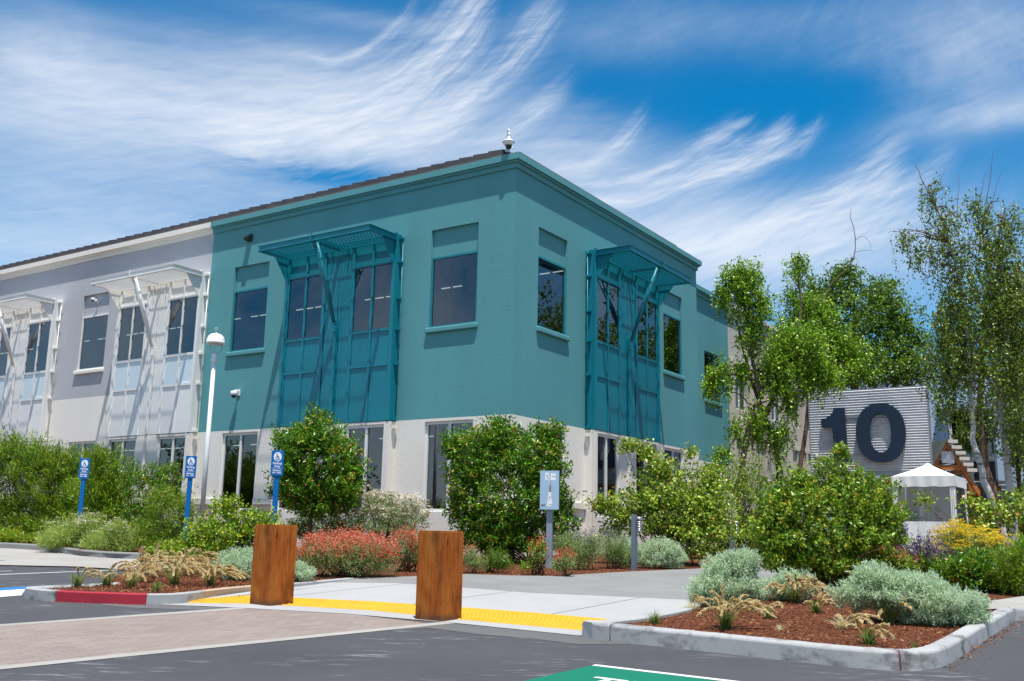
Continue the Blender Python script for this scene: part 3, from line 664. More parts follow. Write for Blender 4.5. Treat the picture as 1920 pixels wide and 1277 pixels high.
def tuft(label, px, py, h, spread, n, heads, seed, dry=False, bed=.13):
    """ornamental grass: blades and fuzzy seed heads"""
    rng = np.random.default_rng(seed); p = G(px, py, bed); root = empty('grass_tuft', p, 0, label, 'grass', 'grass tufts planted in the bark mulch')
    V = []; Fc = []; tint = []; segs = 4
    mb = MB(); tn = []
    for i in range(n):
        an = rng.uniform(0, 6.28); lean = rng.uniform(.05, 1.25)*spread; L = h*rng.uniform(.55, 1.15); w = .0055*rng.uniform(.7, 1.3)
        d = np.array([math.cos(an), math.sin(an), 0]); s = np.array([-d[1], d[0], 0]); b = np.r_[rng.normal(0, .022, 2), 0]
        pts = [b+d*lean*L*(t**1.7)+np.array([0, 0, L*(t-.38*min(lean, 1.2)*t*t)]) for t in np.linspace(0, 1, segs)]
        k = len(mb.v)
        for j, q in enumerate(pts):
            ww = w*(1-j/(segs-.6)); mb.v += [tuple(q-s*ww), tuple(q+s*ww)]
        for j in range(segs-1): mb.f.append((k+2*j, k+2*j+1, k+2*j+3, k+2*j+2)); mb.sm.append(True)
        tn += [np.clip(rng.normal(.85 if dry else .42, .22), 0, 1)]*(segs-1)
    o = mb.build('blades', M['dry_grass' if dry else 'grass'], root, recalc=False)
    a = o.data.attributes.new('tint', 'FLOAT', 'FACE'); a.data.foreach_set('value', np.array(tn, np.float32))
    if heads:
        st = MB(); P = []; D = []; 
        bias = rng.uniform(-.5, .5)
        heads = int(heads*1.4)
        for i in range(heads):
            an = rng.normal(bias, 1.1) if rng.random() < .65 else rng.uniform(0, 6.28); lean = abs(rng.normal(.72, .30))*spread; L = h*rng.uniform(.95, 1.55)
            d = np.array([math.cos(an), math.sin(an), 0]); b = np.r_[rng.normal(0, .03, 2), 0]
            f = lambda t: b+d*lean*L*(t**1.6)+np.array([0, 0, L*(t-.50*min(lean, 1.1)*t**4)])
            st.tube([f(t) for t in (0, .3, .6, .85, 1.0)], .0022, 4)
            T0 = rng.uniform(.66, .74)
            for t in np.linspace(T0, 1.06, 18):
                q = f(t); tg = f(t+.02)-f(t-.02); tg /= np.linalg.norm(tg)
                for _ in range(9):
                    P.append(q+rng.normal(0, .004, 3)-tg*.012); D.append(tg*1.0+rng.normal(0, .27, 3))
        st.build('stalks', M['dry_grass'], root, recalc=False)
        sa = root.children[-1].data.attributes.new('tint', 'FLOAT', 'FACE'); sa.data.foreach_set('value', np.full(len(root.children[-1].data.polygons), .4, np.float32))
        P, D = np.array(P), np.array(D)
        leaves('seed_heads', P, D, .034, .012, rng.normal(.55, .25, len(P)), M['dry_grass'], root, rng)
    return root
def limb(mb, pts, r0, r1, rng, n=7, wob=.04):
    p = np.array(pts, float)
    if len(p) > 2:
        for _ in range(2):
            s_ = [p[0]]
            for a_, b_ in zip(p, p[1:]): s_ += [.75*a_+.25*b_, .25*a_+.75*b_]
            p = np.array(s_+[p[-1]])
    k = len(p); q = []; wob = wob*.5
    for i in range(k-1):
        for t in ((0, .5) if k < 12 else (0,)): q.append(p[i]*(1-t)+p[i+1]*t+rng.normal(0, wob, 3)*(0 if i == 0 and t == 0 else 1))
    q.append(p[-1]); mb.tube(q, np.linspace(r0, r1, len(q)), n)
    return q
def tree(name, label, base, trunks, bl, Y, n, size, mat, seed, bark='brown_bark', twig='stem', weep=0.0, strand=.5, m=10, group=None, fill=.25, lump=.25, limbs=18, bare=None, tw=.3, up=.2, droop=.2, bed=.11):
    """trunks: list of (pixel polyline, dY list or 0, radius start, radius end)"""
    rng = np.random.default_rng(seed); X, Yb = base; off = np.array([X, Yb, zr(Yb)+bed]); root = empty(name, off, 0, label, 'tree', group)
    tips = []
    for k, (pl, dy, ra, rb) in enumerate(trunks):
        pts = [at(x, y, Y+dy) for x, y in pl]
        if pl[0][1] > 930 or k == 0: pts = [np.array([pts[0][0], pts[0][1], zr(pts[0][1])])]+pts if pts[0][2] > zr(Yb)+.2 else pts
        mb = MB(); q = limb(mb, pts, ra, rb, rng, 9, .03); tips += q[len(q)//3:]
        mb.build('trunk', M[bark], root, off=off, recalc=False)
    bw = blobs_world(bl, Y); P, O = clumps(bw, max(10, n//m), rng, fill, lump, zr(Yb)+.3)
    mb = MB(); tp = np.array(tips)
    for i in rng.choice(len(P), min(limbs, len(P)), replace=False):
        e = P[i]; d = np.linalg.norm(tp-e, axis=1)+np.where(tp[:, 2] > e[2], 1.2, 0); s = tp[np.argmin(d)]
        mid = (s+e)/2+np.array([0, 0, .12*np.linalg.norm(e-s)]); limb(mb, [s, mid, e], .022+.008*rng.random(), .005, rng, 5, .05)
    for pl, dy, ra, rb in (bare or []):
        limb(mb, [at(x, y, Y+dy) for x, y in pl], ra, rb, rng, 5, .02)
    mb.build('branch', M[twig], root, off=off, recalc=False)
    if weep > 0:
        hang = rng.random(len(P)) < weep; Ph = P[hang]; k = len(Ph); m2 = m+6
        L = strand*rng.uniform(.35, 1.3, k); t = rng.random((k, m2)); sway = rng.normal(0, .10, (k, 2))
        Q = Ph[:, None, :]+np.stack([sway[:, None, 0]*t, sway[:, None, 1]*t, -L[:, None]*t], -1)+rng.normal(0, .028, (k, m2, 3))
        D = np.stack([rng.normal(0, .6, (k, m2)), rng.normal(0, .6, (k, m2)), -.55+rng.normal(0, .4, (k, m2))], -1)
        tint = (np.repeat(rng.normal(0, .13, k), m2)+rng.normal(.48, .2, k*m2))
        Q1, D1, t1 = rosette(P[~hang], O[~hang], m, rng, tw, up, .9, droop)
        Q = np.r_[Q.reshape(-1, 3), Q1]; D = np.r_[D.reshape(-1, 3), D1]; tint = np.r_[tint, t1]
        sm = MB()
        for i in range(0, k, 2): sm.tube([Ph[i], Ph[i]+np.array([sway[i, 0]*.5, sway[i, 1]*.5, -L[i]*.5]), Ph[i]+np.array([sway[i, 0], sway[i, 1], -L[i]])], .003, 3, cap=False)
        if k: sm.build('twigs', M[twig], root, off=off, recalc=False)
    else: Q, D, tint = rosette(P, O, m, rng, tw, up, .9, droop)
    ok = Q[:, 2] > zr(Yb)+.2; Q, D, tint = Q[ok], D[ok], tint[ok]
    leaves('crown', Q, D, size[0]*rng.uniform(.65, 1.25, len(Q)), size[1]*rng.uniform(.75, 1.2, len(Q)), tint, M[mat], root, rng, off=off)
    return root
# ------------------------------------------------------------------ the office building (local x runs along its right front, local y along its left front)
ZB = 0.72
def fl(a, p, z): return (-p, a, z-ZB)
def fr(a, p, z): return (a, -p, z-ZB)
def fs(a, p, z): return (a, 1.4-p, z-ZB)
def world(fm, a, p, z):
    x, y, zz = fm(a, p, z); q = np.array([KX, KY, ZB])+RV*x+LV*y; q[2] = zz+ZB; return q
RZ_L = YAW                                       # local frame rotation: x -> RV, y -> LV
def wall(mb, fm, a0, a1, z0, z1, ops=(), p=0.0):
    """wall face with openings (a0,a1,z0,z1,depth) and their reveals"""
    A = sorted({a0, a1, *[o[0] for o in ops], *[o[1] for o in ops]}); Z = sorted({z0, z1, *[o[2] for o in ops], *[o[3] for o in ops]})
    A = [a for a in A if a0 <= a <= a1]; Z = [z for z in Z if z0 <= z <= z1]
    for a, b in zip(A, A[1:]):
        for c, d in zip(Z, Z[1:]):
            m, n = (a+b)/2, (c+d)/2
            if any(o[0] < m < o[1] and o[2] < n < o[3] for o in ops): continue
            mb.add([fm(a, p, c), fm(b, p, c), fm(b, p, d), fm(a, p, d)], [(0, 1, 2, 3)])
    for o in ops:
        x0, x1, y0, y1, dp = o
        for q in ([(x0, y0), (x0, y1)], [(x1, y0), (x1, y1)], [(x0, y0), (x1, y0)], [(x0, y1), (x1, y1)]):
            (i, j), (k, l) = q
            mb.add([fm(i, p, j), fm(k, p, l), fm(k, p-dp, l), fm(i, p-dp, j)], [(0, 1, 2, 3)])
def bx(mb, fm, a0, a1, p0, p1, z0, z1): mb.box(a0, a1, p0, p1, z0, z1, fm)
def window(fm, root, a0, a1, z0, z1, mat, p=-.09, mull=(), rails=(), fw=.055, sill=None, sill_mat=None, label=None):
    f = MB(); pf = p+.05
    bx(f, fm, a0, a0+fw, p, pf, z0, z1); bx(f, fm, a1-fw, a1, p, pf, z0, z1)
    bx(f, fm, a0+fw, a1-fw, p, pf, z0, z0+fw); bx(f, fm, a0+fw, a1-fw, p, pf, z1-fw, z1)
    for m in mull: bx(f, fm, m-fw/2, m+fw/2, p+.003, pf+.012, z0+fw, z1-fw)
    for r in rails: bx(f, fm, a0+fw, a1-fw, p+.002, pf+.006, r-fw/2, r+fw/2)
    o = f.build('window', mat, root, label)
    g = MB(); bx(g, fm, a0+fw*.5, a1-fw*.5, p+.008, p+.016, z0+fw*.5, z1-fw*.5); g.build('pane', M['glass'], o)
    if sill:
        s = MB(); bx(s, fm, a0-.06, a1+.06, p+.052, .085, z0-.145, z0-.004); s.build('sill', sill_mat, o, bevel=.028)
    return o
def corr(mb, fm, a0, a1, z0, z1, p, per=.09, dep=.018):
    n = max(2, int((a1-a0)/per*4)); n += n % 2
    xs = np.linspace(a0, a1, n+1); ph = [0, 0, 1, 1]
    vs = []; 
    for i, a in enumerate(xs): vs += [fm(a, p+dep*ph[i % 4], z0), fm(a, p+dep*ph[i % 4], z1)]
    mb.add(vs, [(2*i, 2*i+2, 2*i+3, 2*i+1) for i in range(n)])
def bay(fm, root, c, metal, frame, panel, label=None):
    ZT, ZW1, ZW0, ZR, Z0 = 9.24, 8.50, 6.66, 5.72, 4.225
    s = MB()
    # shell: returns, edge strips, panels, ribbed centre
    for sg in (-1, 1):
        e = c+sg*2.03
        bx(s, fm, min(e, e-sg*.06), max(e, e-sg*.06), -.02, .295, Z0, ZT)
        a0, a1 = sorted((c+sg*.54, c+sg*1.97))
        bx(s, fm, a0, a1, .20, .262, ZW1, ZT)
    corr(s, fm, c-.54, c-.012, Z0, ZT, .276, .12, .005); corr(s, fm, c+.012, c+.54, Z0, ZT, .276, .12, .005)
    bx(s, fm, c-.56, c+.56, .2, .258, Z0, ZT); bx(s, fm, c-2.03, c+2.03, -.02, .29, ZT, ZT+.03)
    o = s.build('window_bay', metal, root, label)
    f = MB()
    for a in (-1.965, -1.25, -.54, .54, 1.25, 1.965):
        w = .055 if abs(a) != 1.25 else .035
        bx(f, fm, c+a-w, c+a+w, .264, .312, Z0, ZT-.03)
    for z in (ZW1, ZW0, ZR):
        for sg in (-1, 1):
            for b0, b1 in ((.595, 1.215), (1.285, 1.91)):
                a0, a1 = sorted((c+sg*b0, c+sg*b1)); bx(f, fm, a0, a1, .266, .316, z-.04, z+.04)
    for a in (-.3, .3): bx(f, fm, c+a-.012, c+a+.012, .288, .302, ZW1, ZT-.04)
    f.build('frame', frame, o)
    for sg in (-1, 1):
        a0, a1 = sorted((c+sg*.54, c+sg*1.97))
        g = MB(); bx(g, fm, a0, a1, .272, .282, ZW0, ZW1); g.build('pane', M['glass'], o)
        pn = MB(); bx(pn, fm, a0, a1, .205, .288, ZR, ZW0); pn.build('panel', panel, o)
        pn = MB(); bx(pn, fm, a0, a1, .205, .289, Z0, ZR); pn.build('panel', metal, o)
        e = c+sg*2.045
        po = MB()
        po.tube([fm(e+sg*.055, .10, Z0), fm(e+sg*.055, .10, ZT)], .016, 6)
        for z in (ZT-.08, ZW1, 7.5, ZW0, ZR, Z0+.05): bx(po, fm, min(e-sg*.01, e+sg*.085), max(e-sg*.01, e+sg*.085), .08, .20, z-.03, z+.03)
        bx(po, fm, min(e-sg*.08, e+sg*.012), max(e-sg*.08, e+sg*.012), .27, .345, Z0, ZT+.05)
        po.build('post', frame, o)
        br = MB(); x = c+sg*2.0
        poly = [(.35, 9.06), (.86, 9.06), (.42, 8.48), (.35, 8.44)]
        k = len(poly); vs = [fm(x-.014, q, z) for q, z in poly]+[fm(x+.014, q, z) for q, z in poly]
        br.add(vs, [tuple(range(k)), tuple(range(k, 2*k))]+[(i, (i+1) % k, k+(i+1) % k, k+i) for i in range(k)])
        br.build('bracket', metal, o)
    # sunshade: channel frame and open grating
    h = MB(); zt, zb, P = 9.22, 9.06, 1.42
    def chan(a0, a1, p0, p1):
        bx(h, fm, a0, a1, p0, p1, zb+.012, zt-.012)
    chan(c-2.05, c+2.05, P-.012, P); bx(h, fm, c-2.09, c+2.09, P-.07, P+.02, zt-.012, zt); bx(h, fm, c-2.09, c+2.09, P-.07, P+.02, zb, zb+.012)
    for e in (-2.05, 0, 2.05):
        chan(c+e-.006, c+e+.006, .34, P-.012)
        bx(h, fm, c+e-.04, c+e+.04, .34, P-.07, zt-.0115, zt-.001); bx(h, fm, c+e-.04, c+e+.04, .34, P-.07, zb+.001, zb+.0115)
    chan(c-2.05, c+2.05, .33, .345); bx(h, fm, c-.012, c+.012, P+.02, P+.05, zb, zt+.06)
    sh = h.build('sunshade', metal, o)
    g = MB(); n = 34
    for i in range(n):
        a = c-2.0+4.0*(i+.5)/n
        if abs(a-c) < .05: continue
        bx(g, fm, a-.005, a+.005, .36, P-.08, zb+.03, zb+.065)
    for k in range(6):
        p = .45+k*.17; bx(g, fm, c-2.0, c+2.0, p-.008, p+.008, zb+.0655, zb+.09)
    # the grating is part of the shade (same painted steel)
    me = sh.data; bm = bmesh.new(); bm.from_mesh(me)
    vs = [bm.verts.new(v) for v in g.v]; bm.verts.ensure_lookup_table()
    for fc in g.f: bm.faces.new([vs[i] for i in fc])
    bmesh.ops.recalc_face_normals(bm, faces=bm.faces); bm.to_mesh(me); bm.free()
    b = MB()
    b.tube([fm(c-.035, 1.27, 9.07), fm(c-.03, .80, 8.02), fm(c, .40, 7.0)], [.05, .062, .045], 10)
    b.tube([fm(c+.035, 1.27, 9.07), fm(c+.03, .80, 8.02), fm(c, .40, 7.0)], [.05, .062, .045], 10)
    bx(b, fm, c-.05, c+.05, 1.2, 1.34, 8.96, 9.058); bx(b, fm, c-.035, c+.035, .30, .43, 6.72, 7.06)
    for z in (6.78, 6.88, 6.98): b.tube([fm(c-.05, .37, z), fm(c+.05, .37, z)], .016, 6)
    bx(b, fm, c-.045, c+.045, .305, .36, Z0, 6.72)
    b.build('brace', frame, o)
    return o
def cornice(mb, fm, a0, a1, e0, e1):
    # e0/e1: extra run at each end so that the corners meet
    bx(mb, fm, a0-.05*e0, a1+.05*e1, -.25, .05, 10.53, 10.66); bx(mb, fm, a0-.10*e0, a1+.10*e1, -.25, .10, 10.66, 10.715); bx(mb, fm, a0-.16*e0, a1+.16*e1, -.25, .16, 10.715, 10.88)
def build_office():
    root = empty('office_building', (KX, KY, ZB), RZ_L, 'two storey teal, grey and white corner office building with a tiled eave', 'office building')
    WL = [1.13, 2.66], [8.80, 10.32]                                  # single windows
    WG = [16.54, 18.05], [24.37, 25.88]
    BL, BG = 5.65, (13.48, 21.30)
    EU = 33.0
    # teal walls
    t = MB(); D = .10
    up = lambda w: (w[0], w[1], 6.62, 9.28, D)
    gaps = lambda c: (c-2.03, c+2.03, 4.24, 9.26, .001)
    wall(t, fl, 0, 11.43, 4.24, 10.6, [up(w) for w in WL]+[gaps(BL)])
    wall(t, fr, 0, 11.45, 4.24, 10.6, [up((1.12, 2.6)), up((8.74, 10.2)), gaps(BL)])
    for fm, ws in ((fl, WL), (fr, ((1.12, 2.6), (8.74, 10.2)))):
        for w in ws: bx(t, fm, w[0], w[1], -.16, -.088, 8.53, 9.28)
    wall(t, fs, 11.45, 17.95, 4.24, 10.6, [(15.45, 17.05, 6.6, 8.5, D)])
    t.add([fr(11.45, 0, 4.24), fr(11.45, -1.4, 4.24), fr(11.45, -1.4, 10.6), fr(11.45, 0, 10.6)], [(0, 1, 2, 3)])
    t.build('wall', M['teal'], root, 'teal stucco upper wall')
    # blue grey upper wall of the left wing
    g = MB(); gz = 5.66
    wall(g, fl, 11.43, EU, gz, 10.6, [up(w) for w in WG]+[(c-2.03, c+2.03, gz, 9.26, .001) for c in BG])
    for w in WG: bx(g, fl, w[0], w[1], -.16, -.088, 8.53, 9.28)
    g.build('wall', M['gray'], root, 'blue grey upper wall')
    # white ground floor
    w = MB(); z0 = .55
    gw = lambda x: (x[0], x[1], 1.9, 4.17, .12)
    bw = lambda c: [(c-1.95, c-.53, 1.9, 4.14, .1), (c+.53, c+1.95, 1.9, 4.14, .1)]
    wall(w, fl, 0, 11.43, z0, 4.24, [gw(x) for x in WL]+[(BL-2.03, BL+2.03, z0, 4.24, .001)])
    wall(w, fl, 11.43, EU, z0, gz, [gw(x) for x in WG]+[(c-2.03, c+2.03, z0, gz, .001) for c in BG])
    wall(w, fr, 0, 11.45, z0, 4.24, [gw((1.12, 2.6)), gw((8.74, 10.2)), (BL-2.03, BL+2.03, z0, 4.24, .001)])
    for fm, c in ((fl, BL), (fl, BG[0]), (fl, BG[1]), (fr, BL)):
        wall(w, fm, c-2.03, c+2.03, z0, 4.21, bw(c), .28)
        for sg in (-1, 1):
            e = c+sg*2.03; w.add([fm(e, .28, z0), fm(e, -.02, z0), fm(e, -.02, 4.21), fm(e, .28, 4.21)], [(0, 1, 2, 3)])
            a0, a1 = sorted((e+sg*.03, e-sg*.13)); bx(w, fm, a0, a1, .283, .33, z0, 4.19)
            bx(w, fm, min(e+sg*.031, e+sg*.10), max(e+sg*.031, e+sg*.10), .06, .2, 4.02, 4.12)
        w.add([fm(c-2.03, .28, 4.21), fm(c+2.03, .28, 4.21), fm(c+2.03, -.02, 4.21), fm(c-2.03, -.02, 4.21)], [(0, 1, 2, 3)])
        bx(w, fm, c-.06, c+.06, .283, .34, z0, 4.19)
    wall(w, fs, 11.45, 17.95, z0, 4.24, [(12.6, 14.0, 1.9, 4.17, .1), (15.45, 17.0, 1.9, 4.17, .1)])
    w.add([fr(11.45, 0, z0), fr(11.45, -1.4, z0), fr(11.45, -1.4, 4.24), fr(11.45, 0, 4.24)], [(0, 1, 2, 3)])
    # ledge under the ground floor windows
    for fm, spans in ((fl, ((0, 1.1), (2.7, 3.6), (7.72, 8.76), (10.36, 11.4), (15.55, 16.5), (18.1, 19.2), (23.4, 24.3))), (fr, ((0, 1.08), (2.64, 3.6), (7.72, 8.7), (10.24, 11.45)))):
        for a0, a1 in spans: bx(w, fm, a0, a1, .002, .07, 2.08, 2.24)
    for fm, c in ((fl, BL), (fl, BG[0]), (fl, BG[1]), (fr, BL)): bx(w, fm, c-.5, c+.5, .285, .345, 2.08, 2.24)
    w.build('wall', M['white'], root, 'off white ground floor wall')
    # far right wing, mostly behind the birches
    c = MB(); VW = [(18.5, 19.9), (20.55, 21.95), (23.0, 24.3), (25.6, 27.0), (27.7, 29.1), (30.4, 31.8), (33.2, 34.6)]
    wall(c, fs, 17.95, 46, z0, 10.6, [(a, b, 6.6, 8.4, .12) for a, b in VW]+[(a, b, 1.9, 4.05, .12) for a, b in VW])
    for a0, a1 in ((18.2, 22.2), (25.3, 29.4), (32.9, 37)):
        bx(c, fs, a0, a1, .002, .12, 8.45, 8.62); bx(c, fs, a0, a1, .002, .10, 5.5, 5.62)
        for a in (a0+.05, (a0+a1)/2-.28, (a0+a1)/2+.28, a1-.05): bx(c, fs, a-.045, a+.045, .0025, .14, 1.0, 8.449)
        for a in (a0+1.0, a1-1.0): bx(c, fs, a-.03, a+.03, .0025, .08, 4.1, 6.55)
    c.build('wall', M['cream'], root, 'cream far wing wall')
    # plain rear walls
    r = MB(); BX, BY = 16.0, 24.0
    for (xa, ya), (xb, yb) in (((0, EU), (BX, EU)), ((BX, EU), (BX, BY)), ((BX, BY), (46, BY)), ((46, BY), (46, 1.4))):
        r.add([(xa, ya, -.1), (xb, yb, -.1), (xb, yb, 10.6-ZB), (xa, ya, 10.6-ZB)], [(0, 1, 2, 3)])
    r.build('rear_wall', M['cream'], root)
    # cornices
    k = MB(); cornice(k, fl, .0, 11.43, 1, 0); cornice(k, fr, .26, 11.45, 0, 1); k.build('cornice', M['teal'], root, 'teal cornice round the corner')
    k = MB(); cornice(k, fs, 11.62, 17.95, 0, 0); k.build('cornice', M['teal'], root, 'teal cornice of the set back wall')
    k = MB(); cornice(k, fl, 11.435, EU, 0, 0); k.build('cornice', M['white'], root, 'white cornice of the left wing')
    k = MB(); cornice(k, fs, 17.96, 46, 0, 0); k.build('cornice', M['white'], root, 'white cornice of the far wing')
    # roof: deck, sloping tile field, stepped eave course
    rf = MB(); dz = 10.86-ZB
    rf.add([(-.05, -.05, dz), (11.5, -.05, dz), (11.5, 1.3, dz), (46, 1.3, dz), (46, BY, dz), (BX, BY, dz), (BX, EU, dz), (-.05, EU, dz)], [tuple(range(8))])
    e = 10.95-ZB; q0 = -.02
    rf.add([(q0, q0, e), (q0, EU, e), (5.5, EU, e+.55), (5.5, 5.5, e+.55), (9.6, q0, e), (9.6, 5.5, e+.55)], [(0, 3, 2, 1), (0, 4, 5, 3)])
    rng = random.Random(3)
    def course(fm, a0, a1, step, sg):
        a = a0
        while a < a1-.05:
            b = min(a+step, a1); h0, h1 = (.0, .035) if sg > 0 else (.035, .0)
            vs = []
            for p, zz in ((.115, 10.935), (-.55, 11.0)):
                for x, hh in ((a, h0), (b, h1)): vs += [fm(x, p, zz), fm(x, p, zz+.125+hh)]
            rf.add(vs, [(0, 2, 3, 1), (4, 5, 7, 6), (0, 1, 5, 4), (2, 6, 7, 3), (1, 3, 7, 5), (0, 4, 6, 2)]); a = b
    course(fl, .34, EU, .47, 1); course(lambda a, p, z: fr(a, p-.26, z-.03), .40, 9.5, .47, 1)
    rfo = rf.build('roof', M['roof'], root)
    gt = MB(); bx(gt, fl, .30, EU, .03, .125, 10.884, 10.932); bx(gt, fr, -.02, 9.6, .03, .12, 10.884, 10.93); gt.build('gutter', M['gutter'], rfo)
    # windows
    for wd in WL: window(fl, root, wd[0], wd[1], 6.62, 8.53, M['teal_frame'], sill=True, sill_mat=M['teal'])
    for wd in ((1.12, 2.6), (8.74, 10.2)): window(fr, root, wd[0], wd[1], 6.62, 8.53, M['teal_frame'], sill=True, sill_mat=M['teal'])
    window(fs, root, 15.45, 17.05, 6.6, 8.5, M['teal_frame'], sill=True, sill_mat=M['teal'])
    for wd in WG: window(fl, root, wd[0], wd[1], 6.62, 8.53, M['white_metal'], sill=True, sill_mat=M['white'])
    for fm, ws in ((fl, WL+WG), (fr, ((1.12, 2.6), (8.74, 10.2)))):
        for wd in ws: window(fm, root, wd[0], wd[1], 1.9, 4.17, M['white_metal'], -.11, mull=((wd[0]+wd[1])/2,), fw=.075)
    for wd in ((12.6, 14.0), (15.45, 17.0)): window(fs, root, wd[0], wd[1], 1.9, 4.17, M['white_metal'], -.09, mull=((wd[0]+wd[1])/2,))
    for a, b in VW:
        window(fs, root, a, b, 6.6, 8.4, M['white_metal'], -.11, mull=((a+b)/2,)); window(fs, root, a, b, 1.9, 4.05, M['white_metal'], -.11, mull=((a+b)/2,))
    bf = lambda p: (lambda fm: (lambda a, q, z: fm(a, q+p, z)))
    for fm, cs in ((fl, (BL, *BG)), (fr, (BL,))):
        f28 = bf(.28)(fm)
        for cc in cs:
            for sg in (-1, 1):
                a0, a1 = sorted((cc+sg*.53, cc+sg*1.95)); window(f28, root, a0, a1, 1.9, 4.14, M['white_metal'], -.09, mull=((a0+a1)/2,), fw=.075)
    # projecting bays with their sunshades
    bay(fl, root, BL, M['teal_metal'], M['teal_metal'], M['teal_metal'], 'teal metal window bay on the left front')
    bay(fr, root, BL, M['teal_metal'], M['teal_metal'], M['teal_metal'], 'teal metal window bay on the right front')
    for cc in BG: bay(fl, root, cc, M['white_metal'], M['white_metal'], M['pale_panel'], 'white metal window bay')
    # interior seen through the glass: slabs, core walls, rows of ceiling lights
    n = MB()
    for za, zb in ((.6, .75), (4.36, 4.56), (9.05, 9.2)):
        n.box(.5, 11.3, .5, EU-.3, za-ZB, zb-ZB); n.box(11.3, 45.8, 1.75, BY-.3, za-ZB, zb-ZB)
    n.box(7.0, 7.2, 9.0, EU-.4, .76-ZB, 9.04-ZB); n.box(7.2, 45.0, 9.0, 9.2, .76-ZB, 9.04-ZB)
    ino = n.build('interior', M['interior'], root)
    l = MB()
    for zc in (9.04, 4.35):
        for x in (4.4,):
            y = 1.2
            while y < EU-2:
                if rng.random() < .8: l.box(x-.02, x+.02, y, y+.34, zc-.035-ZB, zc-.012-ZB)
                y += .46
    l.build('ceiling_light', M['lamp'], ino)
    return root
def dome_camera(name, fm, a, p, z, label, s=1.0):
    """small white wall camera: arm, housing, dark dome"""
    o = world(fm, a, p, z); root = empty(name, o, RZ_L if fm is fl else RZ_L-math.pi/2, label, 'security camera')
    # local: outward = -x for the left front
    b = MB(); b.box(-.03, 0, -.06, .06, -.09, .09); b.tube([(-.02, 0, .03), (-.14, 0, .05), (-.17, 0, .02)], .028, 8); b.build('bracket', M['lamp_white'], root)
    h = MB(); h.lathe([(.03, .06), (.09, .05), (.105, .0), (.10, -.06), (.085, -.075)], 16, (-.19, 0, -.03)); h.build('housing', M['lamp_white'], root)
    d = MB(); d.lathe([(.075, -.076), (.07, -.11), (.045, -.145), (.01, -.155)], 14, (-.19, 0, -.03)); d.build('dome', M['black'], root)
    root.scale = (s, s, s); return root
def wall_light(fm, a, z, label):
    root = empty('wall_light', world(fm, a, 0, z), RZ_L if fm is fl else RZ_L-math.pi/2, label, 'wall light')
    b = MB(); b.box(-.05, -.001, -.09, .09, -.12, .12); b.build('back_plate', M['black'], root, bevel=.008)
    b = MB(); b.prism([(-.20, -.02), (-.05, .10), (-.05, -.12), (-.18, -.08)], -.10, .10, lambda x, z_, y: (x, y, z_)); b.build('hood', M['black'], root, bevel=.008)
    return root
def build_mounted():
    dome_camera('security_camera', fl, 9.73, 0, 5.36, 'white dome security camera on the teal wall above the ground floor windows')
    wall_light(fl, 9.72, 10.14, 'black wall light under the teal cornice of the left front')
    wall_light(fs, 14.4, 9.85, 'black wall light high on the set back teal wall')
    # bullet camera in the recess above the grey window
    root = empty('security_camera', world(fl, 17.3, -.088, 9.0), RZ_L, 'white bullet camera in the recess over the grey wall window', 'security camera')
    b = MB(); b.box(-.03, 0, -.04, .04, -.04, .04); b.tube([(-.03, 0, 0), (-.10, 0, .0)], .02, 8); b.build('bracket', M['lamp_white'], root)
    b = MB(); b.tube([(-.08, .02, .03), (-.26, -.06, -.01)], [.06, .062], 12); b.tube([(-.20, -.04, .055), (-.31, -.08, .03)], [.05, .05], 8); b.build('housing', M['lamp_white'], root)
    b = MB(); b.tube([(-.262, -.06, -.01), (-.27, -.064, -.012)], .05, 12); b.build('lens', M['black'], root)
    # roof corner dome on a gooseneck
    o = at(953.5, 267, 24.02); root = empty('security_camera', o, RZ_L+rad(45), 'white dome camera on a curved arm at the roof corner', 'security camera')
    b = MB(); b.tube([(.14, 0, -.16), (.14, 0, .08), (.13, 0, .22), (.09, 0, .33), (.03, 0, .36), (-.02, 0, .33), (-.03, 0, .25), (-.03, 0, .12)], [.028]*8, 10)
    b.box(.08, .2, -.06, .06, -.22, -.14); b.build('gooseneck', M['lamp_white'], root)
    b = MB(); b.lathe([(.03, .14), (.04, .10), (.05, .07), (.09, .05), (.15, .01), (.165, -.012), (.155, -.02)], 22, (-.03, 0, 0)); b.lathe([(.14, -.021), (.135, -.05), (.115, -.085), (.075, -.10)], 20, (-.03, 0, 0)); b.build('housing', M['lamp_white'], root)
    b = MB(); b.lathe([(.085, -.101), (.08, -.14), (.055, -.175), (.01, -.19)], 16, (-.03, 0, 0)); b.build('dome', M['black'], root)
    b = MB(); b.box(-.14, -.10, -.10, -.06, -.2, .0); b.build('bracket', M['lamp_white'], root); root.scale = (1.0, 1.0, 1.0)
